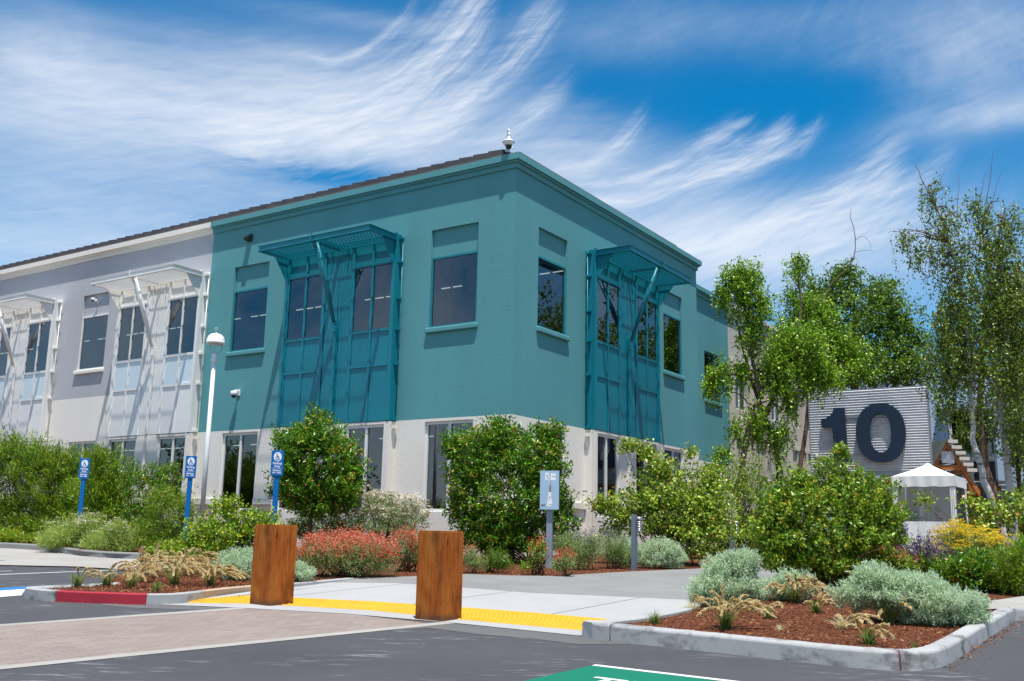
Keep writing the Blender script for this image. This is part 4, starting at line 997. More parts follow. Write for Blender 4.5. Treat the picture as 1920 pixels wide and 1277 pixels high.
# ------------------------------------------------------------------ writing
def text(body, size, mat, parent, loc, rot, name='lettering', ext=.002, align='CENTER', bold=0):
    cu = bpy.data.curves.new(name, 'FONT'); cu.body = body; cu.size = size; cu.extrude = ext; cu.align_x = align; cu.align_y = 'CENTER'; cu.offset = bold
    o = bpy.data.objects.new(name, cu); COL.objects.link(o); bpy.context.view_layer.update()
    me = bpy.data.meshes.new_from_object(o.evaluated_get(bpy.context.evaluated_depsgraph_get())); bpy.data.objects.remove(o); bpy.data.curves.remove(cu)
    me.materials.clear(); me.materials.append(mat)
    q = bpy.data.objects.new(name, me); COL.objects.link(q); q.parent = parent; q.location = loc; q.rotation_euler = rot; return q
HALF = math.pi/2
def bollard(px, py, rz, label, h, w, crack=False):
    p = G(px, py); p[1] += w*.62
    p[2] = zr(p[1]); root = empty('wooden_bollard', p, rz, label, 'bollard', 'wooden bollards guarding the crossing')
    mb = MB(); a = w/2; ch = .022
    oct_ = [(-a+ch, -a), (a-ch, -a), (a, -a+ch), (a, a-ch), (a-ch, a), (-a+ch, a), (-a, a-ch), (-a, -a+ch)]
    mb.prism(oct_, -.05, h-.015); mb.prism([(x*.975, y*.975) for x, y in oct_], h-.0149, h); o = mb.build('post', M['timber'], root, bevel=.006)
    return root
def build_furniture():
    # two square timber bollards
    bollard(500, 1137, rad(52), 'square brown timber bollard with a pale crack line, beside the red flowering shrub', 1.03, .415, True)
    bollard(819, 1166, rad(58), 'square orange brown timber bollard with patchy stain, in front of the map sign bush', 1.03, .41)
    # campus map sign
    p = G(1031, 1066, .11); root = empty('map_sign', p, rad(-17), 'pale blue map sign on a single grey post in the flower bed', 'sign')
    Yp = p[1]; zt = at(1030, 883, Yp)[2]-p[2]; zb = at(1030, 956, Yp)[2]-p[2]; W = .40
    b = MB(); b.box(-.075, .045, -.05, .05, -.1, zb+.2); b.build('post', M['post_grey'], root, bevel=.006)
    b = MB(); b.box(-W/2, W/2, -.11, -.052, zb, zt); pn = b.build('panel', M['post_dark'], root, bevel=.004)
    b = MB(); b.box(-W/2+.004, W/2-.004, -.116, -.1102, zb+.004, zt-.004); f = b.build('map_face', M['map_blue'], pn)
    H = zt-zb
    def patch(mat, quads):
        q = MB()
        for pts in quads: q.add([(-W/2+x*W, -.1175, zb+(1-y)*H) for x, y in pts]+[(-W/2+x*W, -.1162, zb+(1-y)*H) for x, y in pts], [(0, 1, 2, 3), (4, 5, 6, 7)])
        return q.build('map_print', mat, pn)
    R_ = lambda x0, y0, x1, y1: [(x0, y0), (x1, y0), (x1, y1), (x0, y1)]
    patch(M['sign_white'], [[(.27, .06), (.44, .05), (.50, .22), (.28, .25)], R_(.56, .07, .82, .25), R_(.49, .23, .57, .38), R_(.44, .55, .60, .72), [(.42, .72), (.62, .72), (.66, .86), (.36, .92)], R_(.46, .86, .60, .93)])
    q = patch(M['map_grey'], [R_(.42, .40, .66, .54)]); q.location.y = -.0008
    q = patch(M['map_dark'], [[(.52, .25), (.555, .25), (.57, .53), (.51, .53)], R_(.50, .67, .56, .70), R_(.48, .735, .52, .755), R_(.65, .14, .69, .165), R_(.75, .14, .79, .165), R_(.53, .86, .555, .885), R_(.56, .92, .58, .94)]); q.location.y = -.0016
    q = patch(M['map_red'], [[(.32, .105), (.355, .10), (.455, .20), (.425, .21)]]); q.location.y = -.0016
    text('MPK', .045, M['map_dark'], pn, (-W/2+.075, -.118, zb+.085), (HALF, 0, 0), 'map_print', .0008, 'CENTER', .001)
    # blue accessible parking signs
    def pk(px, py_top, Y, label, sc=1.0):
        c = at(px, py_top, Y); z0 = zr(Y)+.11; root = empty('parking_sign', (c[0], c[1], z0), rad(8), label, 'sign', 'blue accessible parking signs')
        h = c[2]-z0; w, hh = .24*sc, .50*sc
        b = MB(); b.box(-.05, .05, -.035, .035, -.1, h-.03); b.build('post', M['blue_sign'], root, bevel=.005)
        b = MB(); b.box(-w/2, w/2, -.052, -.0355, h-hh, h); pl = b.build('plate', M['blue_sign'], root, bevel=.004)
        y = -.054
        b = MB(); n = 28; cy = h-.125
        b.add([(.078*math.cos(2*math.pi*k/n), y, cy+.092*math.sin(2*math.pi*k/n)) for k in range(n)], [tuple(range(n))])
        b.build('emblem', M['sign_white'], pl)
        b = MB(); y2 = y-.0015                                  # wheelchair symbol
        arc = [(.034*math.cos(a)-.004, y2, cy-.022+.034*math.sin(a)) for a in np.linspace(rad(130), rad(375), 16)]
        b.tube(arc, .006, 5); b.tube([(-.014, y2, cy+.035), (-.012, y2, cy+.002), (.018, y2, cy+.002), (.03, y2, cy-.04), (.042, y2, cy-.036)], .007, 5); b.tube([(-.012, y2, cy+.02), (.016, y2, cy+.018)], .005, 5)
        b.lathe([(.001, -.012), (.012, -.004), (.012, .004), (.001, .012)], 8, (-.014, y2, cy+.056)); b.build('emblem', M['blue_sign'], pl)
        for s, sz, zz in (('Parking', .058, h-.255), ('Only', .058, h-.315), ('Minimum', .042, h-.395), ('Fine $250', .042, h-.440)):
            text(s, sz, M['sign_white'], pl, (0, y, zz), (HALF, 0, 0), 'lettering', .0008, 'CENTER', .0015)
        b = MB(); b.box(-.09, .09, y-.001, y+.001, h-.357, h-.352); b.build('lettering', M['sign_white'], pl)
    pk(522, 845, 19.9, 'blue accessible parking sign at the left edge of the round strawberry tree')
    pk(360, 855, 22.6, 'blue accessible parking sign on a tall bare post beside the lamp post')
    pk(161, 860, 25.0, 'blue accessible parking sign sunk among the feathery hedge bushes')
    # post top lamp
    c = at(379.6, 953, 23.6); z0 = zr(23.6)+.11; root = empty('street_lamp', (c[0], c[1], z0), 0, 'white post top lamp with a domed globe before the teal wall', 'street lamp')
    zt = at(402, 662, 23.6)[2]-z0
    b = MB(); b.tube([(0, 0, -.1), (0, 0, zt)], [.060, .048], 14); b.lathe([(.12, -.05), (.12, .10), (.075, .16), (.06, .2)], 14); b.lathe([(.06, zt-.22), (.075, zt-.2), (.075, zt-.16), (.058, zt-.13), (.06, zt-.02), (.03, zt+.02)], 14); b.build('pole', M['lamp_white'], root)
    b = MB()
    for k in range(3):
        a = 2*math.pi*k/3+.5; b.tube([(.03*math.cos(a), .03*math.sin(a), zt-.02), (.13*math.cos(a), .13*math.sin(a), zt+.05), (.165*math.cos(a), .165*math.sin(a), zt+.14), (.165*math.cos(a), .165*math.sin(a), zt+.24)], .010, 6)
    b.build('bracket', M['silver'], root)
    b = MB(); b.lathe([(.16, zt+.215), (.215, zt+.22), (.225, zt+.25), (.222, zt+.262), (.218, zt+.27), (.212, zt+.33), (.185, zt+.40), (.135, zt+.45), (.07, zt+.475), (.012, zt+.48), (.006, zt+.52)], 26); b.build('globe', M['lamp_white'], root)
    b = MB(); b.lathe([(.155, zt+.214), (.14, zt+.20), (.05, zt+.19)], 20); b.build('lens', M['lamp_lens'], root)
    b = MB(); rng = random.Random(2)
    for k in range(7): b.tube([(0, 0, zt+.47), (rng.uniform(-.09, .09), rng.uniform(-.09, .09), zt+.60+.05*rng.random())], .002, 4)
    b.build('bird_spike', M['silver'], root)
    # louvred path lights
    def pl(px, py, Y, label, h):
        c = at(px, py, Y); z0 = zr(Y)+.11; root = empty('path_light', (c[0], c[1], z0), rad(-14), label, 'path light', 'louvred path lights beside the walk')
        b = MB(); b.box(-.085, .0, -.05, .06, -.1, h); b.box(.0005, .03, -.045, .055, -.1, h-.01); b.build('post', M['post_dark'], root, bevel=.005)
        b = MB(); b.lathe([(.03, h-.05), (.055, h-.055), (.06, h-.10), (.05, h-.105)], 14, (.075, -.03, 0))
        for k in range(6): zz = h-.135-.034*k; b.lathe([(.045, zz), (.062, zz-.004), (.064, zz-.014), (.045, zz-.022)], 14, (.075, -.03, 0))
        b.lathe([(.04, h-.10), (.042, h-.35)], 12, (.075, -.03, 0)); b.box(.028, .07, -.05, -.01, h-.34, h-.29); b.build('lamp_head', M['silver'], root)
    pl(1192, 1062, 20.4, 'slate grey louvred path light at the edge of the bed, beside a silver shrub', 1.10)
    pl(1375, 1030, 23.5, 'slate grey louvred path light half hidden behind the silver mound', 1.02)
    # big number sign: corrugated panel with navy digits
    X0 = at(1517, 737, 34.0)
    def fsn(w, d, z): q = X0-LV*w+RV*d; return (q[0]-bs[0], q[1]-bs[1], z-bs[2])
    q = X0-LV*1.9; bs = np.array([q[0], q[1], .9+.11])
    root = empty('number_sign', bs, 0, 'big square corrugated metal sign carrying a navy blue number 10', 'sign')
    b = MB(); per = .085; n = int((6.38-3.66)/per*6); vs = []
    for i in range(n+1):
        z = 3.66+(6.38-3.66)*i/n; dd = -.022*math.sin(i/6*2*math.pi); vs += [fsn(0, dd-.03, z), fsn(3.82, dd-.03, z)]
    b.add(vs, [(2*i, 2*i+1, 2*i+3, 2*i+2) for i in range(n)], True); b.box(0.01, 3.81, .0, .10, 3.66, 6.36, fsn); b.build('panel', M['corrugated'], root)
    b = MB(); b.box(-.01, 3.83, -.055, .12, 3.53, 3.655, fsn); b.box(-.01, 3.83, -.03, .12, 6.381, 6.40, fsn); b.box(-.03, -.001, -.06, .12, 3.53, 6.40, fsn); b.box(3.821, 3.85, -.06, .12, 3.53, 6.40, fsn); b.build('frame', M['steel_plate'], root)
    one = [(.83, 3.98), (1.28, 3.98), (1.19, 5.80), (.86, 5.80), (.82, 5.64), (.72, 5.52), (.58, 5.45), (.42, 5.42), (.42, 5.14), (.80, 5.14)]
    one = [(.83, 3.98), (1.27, 3.98), (1.22, 5.80), (.87, 5.80), (.83, 5.65), (.73, 5.53), (.59, 5.46), (.42, 5.42), (.43, 5.14), (.80, 5.14)]
    b = MB(); k = len(one); b.add([fsn(x, -.20, z) for x, z in one]+[fsn(x, -.10, z) for x, z in one], [tuple(range(k)), tuple(range(k, 2*k))]+[(i, (i+1) % k, k+(i+1) % k, k+i) for i in range(k)])
    for z in (4.3, 5.4): b.box(1.0, 1.06, -.099, .0, z, z+.06, fsn)
    b.build('digit', M['digit'], root)
    b = MB(); n = 56; cx, cz = 2.345, 4.90; ring = []
    def sup(a, rx, rz, e): c_, s_ = math.cos(a), math.sin(a); return rx*math.copysign(abs(c_)**e, c_), rz*math.copysign(abs(s_)**e, s_)
    for i in range(n):
        a = 2*math.pi*i/n; ox, oz = sup(a, .785, .975, .90); ix, iz = sup(a, .335, .635, .84)
        for dd in (-.20, -.10): ring += [fsn(cx+ox, dd, cz+oz), fsn(cx+ix, dd, cz+iz)]
    fs_ = []
    for i in range(n):
        j = (i+1) % n; o, p_ = 4*i, 4*j
        fs_ += [(o, p_, p_+1, o+1), (o+2, o+3, p_+3, p_+2), (o, o+2, p_+2, p_), (o+1, p_+1, p_+3, o+3)]
    b.add(ring, fs_); b.box(2.1, 2.16, -.099, 0, 5.62, 5.68, fsn); b.box(2.5, 2.56, -.099, 0, 4.1, 4.16, fsn); b.build('digit', M['digit'], root)
    b = MB(); b.box(1.2, 2.75, -.08, -.055, 5.44, 5.50, fsn); b.box(1.2, 2.75, -.08, -.055, 4.22, 4.28, fsn); b.build('rail', M['steel_plate'], root)
    # timber entrance pavilion behind and under it
    q = X0-LV*3.2+RV*1.5; bp = np.array([q[0], q[1], 1.0])
    def fp(w, d, z): q = X0-LV*w+RV*d; return (q[0]-bp[0], q[1]-bp[1], z-bp[2])
    root = empty('timber_pavilion', bp, 0, 'orange timber entrance pavilion with a corrugated gable roof behind the number sign', 'pavilion')
    b = MB(); b.box(-.2, 4.6, .16, .42, 2.78, 3.36, fp); b.box(-.2, 4.6, 4.2, 4.4, 2.8, 3.3, fp)
    for w in (.2, 2.3, 4.4): b.box(w-.13, w+.13, .45, 4.2, 3.0, 3.34, fp)
    b.build('beam', M['timber_orange'], root)
    b = MB()
    for w in (0.1, 2.55, 4.4):
        for d in (.18, 4.2): b.box(w-.14, w+.14, d, d+.24, .8, 2.779, fp)
    b.build('post', M['timber_orange'], root)
    b = MB(); b.box(2.35, 3.0, .145, .1595, 2.98, 3.24, fp)
    for w in (2.42, 2.8, 2.92):
        for z in (3.04, 3.18): b.box(w-.02, w+.02, .138, .1445, z-.02, z+.02, fp)
    b.build('steel_plate', M['steel_plate'], root)
    # gable roof: its ridge runs straight back, a little askew to the sign
    ap = at(1777, 822, 32.7)
    def fq(w, d, z): return (ap[0]+w-bp[0], ap[1]+d-bp[1], ap[2]+z-bp[2])
    SL = 1.62
    n = 70; vs = []
    for i in range(n+1):
        d = -.05+4.6*i/n; h = .022*math.sin(i*math.pi/1.5); vs += [fq(0, d, h), fq(-.95, d, -.95*SL+h)]
    b = MB(); b.add(vs, [(2*i, 2*i+1, 2*i+3, 2*i+2) for i in range(n)]); b.build('roof', M['corr_dark'], root, recalc=False)
    b = MB()
    for d in (.12, 1.6, 3.2, 4.4):
        for sg in (-1, 1): b.add([fq(sg*x, d+dd, -SL*x+hh) for dd in (0, .12) for x in (0, 1.0) for hh in (-.30, -.06)], [(0, 1, 3, 2), (4, 6, 7, 5), (0, 2, 6, 4), (1, 5, 7, 3), (0, 4, 5, 1), (2, 3, 7, 6)])
    b.box(-.62, .62, .14, .23, -1.02, -.86, fq); b.build('rafter', M['timber_orange'], root)
    b = MB()
    for i in range(6):
        x = .0+i*.115; z = -SL*x-.02; b.box(x, x+.33, .0, 4.4, z-.125, z-.015, fq)
    b.build('slat', M['cream'], root)
    b = MB(); b.box(-.2, .22, .10, .119, -.80, -.42, fq); b.build('steel_plate', M['steel_plate'], root)
    c2 = copy_tree(root); c2.location = Vector(at(1866, 1000, 34.5))+Vector((0, 0, 0)); c2.location.x += -.2; c2.location.y += 1.0; c2.location.z = .2
    tag(c2, 'smaller corrugated pavilion gable seen between the birch trunks at the right', 'pavilion'); c2.scale = (.9, .9, .9)
    # pale blue building far behind
    o = at(1560, 900, 50.0); base = np.array([o[0], o[1], 1.0]); D1 = -LV
    def fb(a, p, z): q = base+D1*a-RV*p; return (q[0]-base[0], q[1]-base[1], z-1.0)
    root = empty('office_building', base, 0, 'pale blue building with a tall dark window behind the birches', 'office building')
    def av(px): d = ray(px, 900); nrm = RV; tt = (base@nrm-0)/(d@nrm); return float((d*tt-base)@D1)
    w0, w1 = av(1785), av(1872); b = MB(); wall(b, fb, -6, 30, .5, 9.4, [(w0, w1, 1.6, 7.6, .25)])
    b.add([fb(-6, 0, .5), fb(-6, -8, .5), fb(-6, -8, 9.4), fb(-6, 0, 9.4)], [(0, 1, 2, 3)]); b.add([fb(-6, 0, 9.4), fb(30, 0, 9.4), fb(30, -8, 9.4), fb(-6, -8, 9.4)], [(0, 1, 2, 3)]); b.box(av(1768), av(1784), .005, .18, .5, 7.9, fb); b.box(av(1768), w1+.3, .19, .5, 7.62, 7.95, fb); b.build('wall', M['pale_blue'], root)
    window(fb, root, w0, w1, 1.6, 7.6, M['white_metal'], -.2, rails=(3.0, 4.2, 5.3), fw=.11)
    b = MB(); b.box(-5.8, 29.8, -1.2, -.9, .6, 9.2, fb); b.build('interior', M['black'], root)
    # pop-up tent, aligned with the building
    o = at(1747, 990, 29.4); TS = .86; gz = 1.0
    root = empty('canopy_tent', (o[0], o[1], gz), rad(-33.6), 'small white pop up canopy tent with a clear window in its side wall', 'tent')
    ez, ev, pk_ = 2.26, 1.96, 2.70; s = TS
    b = MB(); n = 9
    def roofz(x, y): r = max(abs(x), abs(y))/s; return pk_-(pk_-ez)*(r**.8)*(1+.0*r)
    g = np.linspace(-s, s, 17); vs = [(x, y, roofz(x, y)) for y in g for x in g]; b.add(vs, [(j*17+i, j*17+i+1, (j+1)*17+i+1, (j+1)*17+i) for j in range(16) for i in range(16)], True)
    rr = random.Random(8)
    for ax in range(4):
        pts = []
        for i in range(25):
            t_ = -s+2*s*i/24; w_ = .012*math.sin(i*1.3)+.006*rr.uniform(-1, 1)
            e = s+.012
            for zz, ex in ((ez+.005, 0), ((ez+ev)/2, w_), (ev+.01*math.sin(i*.9), w_*1.5)):
                u_ = (t_*(1+.012/s), -(e+ex)); 
                for _ in range(ax): u_ = (-u_[1], u_[0])
                pts.append((u_[0], u_[1], zz))
        b.add(pts, [(i*3+k, i*3+3+k, i*3+4+k, i*3+1+k) for i in range(24) for k in range(2)], True)
    b.build('canopy', M['tent'], root, recalc=False)
    for sx in (-1, 1):
        for sy in (-1, 1): q = MB(); q.tube([(sx*(s-.04), sy*(s-.04), -.05), (sx*(s-.04), sy*(s-.04), ez-.02)], .022, 8); q.build('leg', M['lamp_white'], root)
    wz0, wz1 = .98, 1.93
    def cloth(x0, x1, z0, z1, fm_, ph):
        m = 26; pts = []
        for j in range(7):
            for i in range(m+1):
                x = x0+(x1-x0)*i/m; z = z0+(z1-z0)*j/6; pts.append(fm_(x, .02*math.sin(i*.85+ph)*(1-.6*j/6)+.008*math.sin(i*2.3+j), z))
        return pts, [(j*(m+1)+i, j*(m+1)+i+1, (j+1)*(m+1)+i+1, (j+1)*(m+1)+i) for j in range(6) for i in range(m)]
    front = lambda x, d, z: (x, -(s-.015)+d, z); right = lambda x, d, z: ((s-.015)+d, x, z); left = lambda x, d, z: (-(s-.015)+d, x, z)
    b = MB()
    b.add(*cloth(-s, s, .02, wz0, front, 0), True); b.add(*cloth(-s, -s+.15, wz0, ez-.05, front, 1), True); b.add(*cloth(s-.17, s, wz0, ez-.05, front, 2), True)
    b.add(*cloth(-s, s, .02, ez-.05, left, 3), True); b.add(*cloth(s-.25, s, .02, ez-.05, right, 1), True)
    sw = b.build('side_wall', M['tent'], root, recalc=False)
    b = MB(); b.add([front(-s+.15, .004, wz0), front(s-.17, .004, wz0), front(s-.17, .004, wz1+.1), front(-s+.15, .004, wz1+.1)], [(0, 1, 2, 3)]); b.build('window', M['film'], sw)
    b = MB(); b.add(*cloth(-s, s, .02, ez-.05, lambda x, d, z: (x, s-.015+d, z), 5), True); b.build('back_wall', M['tent_shaded'], root, recalc=False)
    b = MB(); b.box(-.42, -.30, .55, .6, .0, 2.0); b.build('leg_wrap', M['tent'], root)
    # counter table and person seated in the tent
    mw = Matrix.Translation((o[0], o[1], gz)) @ Matrix.Rotation(rad(-33.6), 4, 'Z')
    def loc(x, y, z): return mw @ Vector((x, y, z))
    rt = empty('folding_table', loc(-.42, -.30, 0), rad(-33.6), 'dark green counter table inside the white tent', 'table')
    b = MB(); b.box(-.40, .34, -.40, .22, 1.06, 1.11); b.build('tabletop', M['table'], rt, bevel=.008)
    for sx in (-.36, .30):
        for sy in (-.36, .18): q = MB(); q.tube([(sx, sy, -.02), (sx, sy, 1.059)], .014, 6); q.build('leg', M['post_dark'], rt)
    q = MB(); q.box(-.3, .0, -.32, -.14, 1.1105, 1.135); tag(q.build('paper_stack', M['sign_white'], None), 'white paper stack lying on the tent table', 'papers'); bpy.data.objects['paper_stack'].matrix_world = mw @ Matrix.Translation((-.42, -.30, 0))
    st = empty('stool', loc(.27, -.12, 0), rad(-33.6), 'dark stool under the person in the tent', 'stool')
    st.scale = (.93, .93, .93)
    b = MB(); b.lathe([(.05, .60), (.17, .60), (.18, .63), (.17, .66), (.02, .665)], 18); b.build('seat', M['post_dark'], st)
    for k in range(4): a = k*HALF+.78; q = MB(); q.tube([(.2*math.cos(a), .2*math.sin(a), -.02), (.11*math.cos(a), .11*math.sin(a), .60)], .014, 6); q.build('leg', M['post_dark'], st)
    person(loc(.27, -.12, 0), rad(-33.6+90))
def skin_mesh(name, pts, edges, radii, mat, parent, sub=2, rootv=0):
    me = bpy.data.meshes.new(name); me.from_pydata([tuple(p) for p in pts], edges, []); o = bpy.data.objects.new(name, me); COL.objects.link(o); o.parent = parent
    sk = o.modifiers.new('skin', 'SKIN'); sk.use_smooth_shade = True
    if not me.skin_vertices: me.skin_vertices.new(name='skin')
    for i, r in enumerate(radii):
        d = me.skin_vertices[0].data[i]; d.radius = (r, r) if not hasattr(r, '__len__') else r; d.use_root = i == rootv
    ss = o.modifiers.new('subsurf', 'SUBSURF'); ss.levels = sub; ss.render_levels = sub
    me.materials.append(mat); return o
def person(pos, rz):
    """seated figure facing local -y... turned to the tent's left, head bent toward the counter"""
    pos = Vector(pos); root = empty('person', pos, rz, 'seated person with short black hair and a navy shirt inside the tent', 'person')
    root.scale = (.93, .93, .93)
    # local: facing +y, up z; seat height .66
    P = [(0, 0, .74), (0, .01, .90), (0, .02, 1.06), (0, .03, 1.19), (0, .055, 1.27), (0, .075, 1.33), (0, .09, 1.42), (0, .095, 1.47)]
    E = [(i, i+1) for i in range(7)]; R = [(.17, .12), (.15, .105), (.165, .11), (.15, .09), (.055, .055), (.06, .065), (.078, .095), (.05, .06)]
    def add(par, pts, rs):
        i = par
        for p, r in zip(pts, rs): P.append(p); R.append(r); E.append((i, len(P)-1)); i = len(P)-1
        return i
    for sx in (-1, 1):
        h = add(3, [(sx*.17, .02, 1.18), (sx*.22, .06, .98), (sx*.20, .24, 1.05), (sx*.15, .33, 1.065)], [.058, .046, .034, .028])
        for k, (dx, l) in enumerate(((-.026, .062), (-.009, .075), (.008, .07), (.024, .055))): add(h, [(sx*.15+dx, .37, 1.068), (sx*.15+dx*1.1, .37+l*.6, 1.06), (sx*.15+dx*1.1, .37+l, 1.045)], [.010, .009, .008])
        add(h, [(sx*.15-sx*.04, .35, 1.06), (sx*.15-sx*.05, .385, 1.05)], [.011, .009])
        add(0, [(sx*.10, .06, .73), (sx*.13, .42, .70), (sx*.13, .40, .28), (sx*.13, .38, .06), (sx*.14, .50, .03)], [.095, .068, .05, .036, .035])
    body = skin_mesh('person_body', P, E, R, M['skin'], root, 2)
    # clothes: shirt and trousers as slightly larger shells
    idx = [0, 1, 2, 3]; SP = [P[i] for i in idx]; SE = [(0, 1), (1, 2), (2, 3)]; SR = [(r[0]+.012, r[1]+.012) for r in (R[0], R[1], R[2], R[3])]
    for sx in (-1, 1):
        b = len(SP); SP += [(sx*.17, .02, 1.18), (sx*.22, .06, .98), (sx*.205, .20, 1.03)]; SR += [.07, .058, .046]; SE += [(3, b), (b, b+1), (b+1, b+2)]
    skin_mesh('shirt', SP, SE, SR, M['shirt'], root, 2)
    TP = [(0, 0, .74)]; TE = []; TR = [(.175, .13)]
    for sx in (-1, 1):
        b = len(TP); TP += [(sx*.10, .06, .73), (sx*.13, .42, .70), (sx*.13, .40, .28), (sx*.13, .38, .10)]; TR += [.105, .08, .062, .055]; TE += [(0, b), (b, b+1), (b+1, b+2), (b+2, b+3)]
    skin_mesh('trousers', TP, TE, TR, M['trousers'], root, 2)
    hb = MB(); hb.lathe([(.075, -.075), (.095, -.03), (.098, .02), (.082, .07), (.045, .10), (.005, .11)], 16, (0, 0, 0), True, lambda x, y, z: (x*.92, y*1.06+.075-(.02 if z < 0 else 0)-.01, z+1.425 if y < .03 or z > .03 else max(z, .035)+1.425)); hb.build('hair', M['hair'], root)
    f = MB(); f.lathe([(.002, .018), (.012, .0), (.014, -.012), (.004, -.02)], 8, (0, .192, 1.405)); f.build('nose', M['skin'], root)
    for sx in (-1, 1):
        e = MB(); e.lathe([(.001, .008), (.009, .0), (.001, -.008)], 8, (sx*.032, .178, 1.432)); e.build('eye', M['black'], root)
        e = MB(); e.lathe([(.004, .03), (.014, .012), (.014, -.012), (.005, -.03)], 8, (sx*.083, .085, 1.41)); e.build('ear', M['skin'], root)
    m = MB(); m.box(-.025, .025, .180, .187, 1.362, 1.37); m.build('mouth', M['trousers'], root)
# ------------------------------------------------------------------ planting
def bx_(px, Y): c = at(px, 1000, Y); return (c[0], Y)
def build_plants():
    S = shrub
    S('strawberry_tree', 'small round strawberry tree with a short trunk, beside the blue sign', 'tree', bx_(580, 21.2),
      [(590, 870, 78, 88), (597, 812, 42, 48), (640, 880, 44, 52), (545, 905, 36, 50), (560, 830, 40, 34), (652, 915, 28, 30, -.3), (600, 935, 62, 42), (527, 905, 20, 18)], 21.2,
      20000, (.105, .040), 'leaf_arbutus', 11, 15, fill=.5, lump=.3, tw=.22, up=.7, trunk=([(bx_(580, 21.2)[0], 21.2, .70), (at(580, 985, 21.2)[0], 21.2, 1.25), (at(585, 940, 21.2)[0], 21.2, 1.8)], [.07, .055, .045], 8), stem=34)
    S('strawberry_bush', 'large dark green leafy bush behind the map sign', 'bush', bx_(955, 22.2),
      [(950, 925, 92, 92), (890, 850, 60, 58), (1000, 850, 56, 55), (940, 820, 42, 36), (1020, 900, 50, 55), (870, 920, 36, 60), (1045, 975, 36, 50), (930, 1000, 80, 46), (1035, 810, 26, 22), (848, 838, 24, 18), (935, 795, 9, 18)], 22.2,
      38000, (.105, .040), 'leaf_arbutus', 12, 15, fill=.5, lump=.3, tw=.22, up=.7, stem=26)
    S('redbud_bush', 'loose redbud bush with heart shaped leaves before the right front windows', 'bush', bx_(1240, 22.6),
      [(1215, 940, 75, 62), (1165, 960, 40, 40), (1240, 880, 40, 36), (1290, 930, 70, 60), (1215, 850, 24, 22), (1125, 945, 30, 22), (1330, 960, 55, 65), (1290, 990, 90, 50), (1330, 900, 30, 30), (1180, 835, 26, 8), (1150, 990, 30, 30), (1298, 845, 14, 18)], 22.6,
      15000, (.075, .062), 'leaf_redbud', 13, 7, fill=.2, lump=.4, tw=.3, up=.25, droop=.35, stem=46, stem_r=.016)
    S('laurel_bush', 'dark green bush in the gap left of the big shrub, below the birches', 'bush', bx_(1370, 25.5),
      [(1370, 950, 60, 65), (1340, 890, 34, 30), (1400, 900, 40, 50), (1310, 1010, 60, 40), (1420, 1000, 40, 40), (1385, 1010, 60, 36)], 25.5, 13000, (.075, .035), 'leaf_shrub', 14, 9, stem=20)
    S('manzanita_bush', 'broad light green bush in front of the number sign', 'bush', bx_(1545, 16.7),
      [(1545, 985, 118, 82), (1560, 885, 38, 40), (1490, 940, 62, 52), (1620, 945, 66, 52), (1650, 985, 46, 42), (1450, 985, 42, 50), (1540, 1050, 100, 40), (1580, 850, 14, 18), (1610, 905, 34, 30), (1470, 1040, 50, 30), (1640, 1040, 46, 26), (1505, 900, 24, 20)], 16.7,
      40000, (.072, .038), 'leaf_shrub', 15, 14, fill=.5, lump=.32, tw=.18, up=.75, stem=60)
    S('currant_bush', 'yellow green bush with amber leaves between the parking sign and the left bollard', 'bush', bx_(420, 18.4),
      [(420, 1000, 74, 44), (370, 1010, 40, 36), (425, 950, 34, 26), (480, 980, 44, 36), (350, 1035, 48, 20), (415, 1040, 70, 22), (500, 1000, 30, 40)], 18.4, 15000, (.055, .040), 'leaf_bright', 16, 9, fill=.3, lump=.3, tw=.16, up=.6, stem=30)
    # feathery hedge bushes before the left wing
    hb = 'feathery hedge bushes along the left wing'
    for i, (lab, px, Y, bl, n) in enumerate([
        ('tall feathery green bush at the left edge of the photo', 20, 28.5, [(20, 900, 60, 70), (40, 850, 50, 34), (-30, 880, 50, 70), (10, 960, 70, 40), (0, 1000, 60, 26)], 24000),
        ('feathery green bush between the left edge bush and the sunken parking sign', 105, 28.0, [(100, 910, 60, 64), (85, 860, 44, 26), (130, 880, 40, 34), (110, 975, 70, 40)], 24000),
        ('bright feathery bush directly right of the sunken parking sign', 195, 26.6, [(190, 900, 38, 58), (188, 862, 26, 26), (215, 920, 34, 50), (190, 965, 52, 34), (150, 940, 30, 50, .8)], 20000)]):
        S('hedge_bush', lab, 'bush', bx_(px, Y), bl, Y, n, (.16, .020), 'leaf_pine', 21+i, 46, group=hb, fill=.35, lump=.5, tw=.46, up=1.1, spread=.36, stem=26, stem_r=.02)
    S('bayberry_bush', 'dense small leaved dark green bush below the white bay windows', 'bush', bx_(262, 25.8), [(262, 925, 40, 50), (250, 885, 24, 26), (285, 890, 26, 26), (265, 970, 46, 30), (320, 895, 24, 30), (300, 930, 30, 34)], 25.8, 11000, (.06, .032), 'leaf_arbutus', 25, 9, stem=16)
    S('dry_bush', 'olive brown feathery bush between two blue parking signs', 'bush', bx_(318, 23.3), [(312, 965, 48, 52), (300, 930, 30, 30), (345, 960, 26, 40), (310, 1010, 56, 28), (275, 990, 30, 34)], 23.3, 13000, (.12, .013), 'leaf_pine', 26, 14, fill=.25, tw=.3, up=.8, spread=.6, stem=40, stem_mat='twig_red')
    S('yarrow_plant', 'pale green feathery plant with cream flower heads by the far kerb', 'plant', bx_(125, 24.3), [(125, 1000, 44, 26), (110, 1015, 36, 20), (165, 990, 34, 24), (95, 1020, 24, 14)], 24.3, 12000, (.12, .010), 'leaf_cream', 27, 14, fill=.15, tw=.24, up=1.0, spread=.6, stem=0, flowers=[('fl_cream', 60, 14, .06, .035, .5, 'flat')])
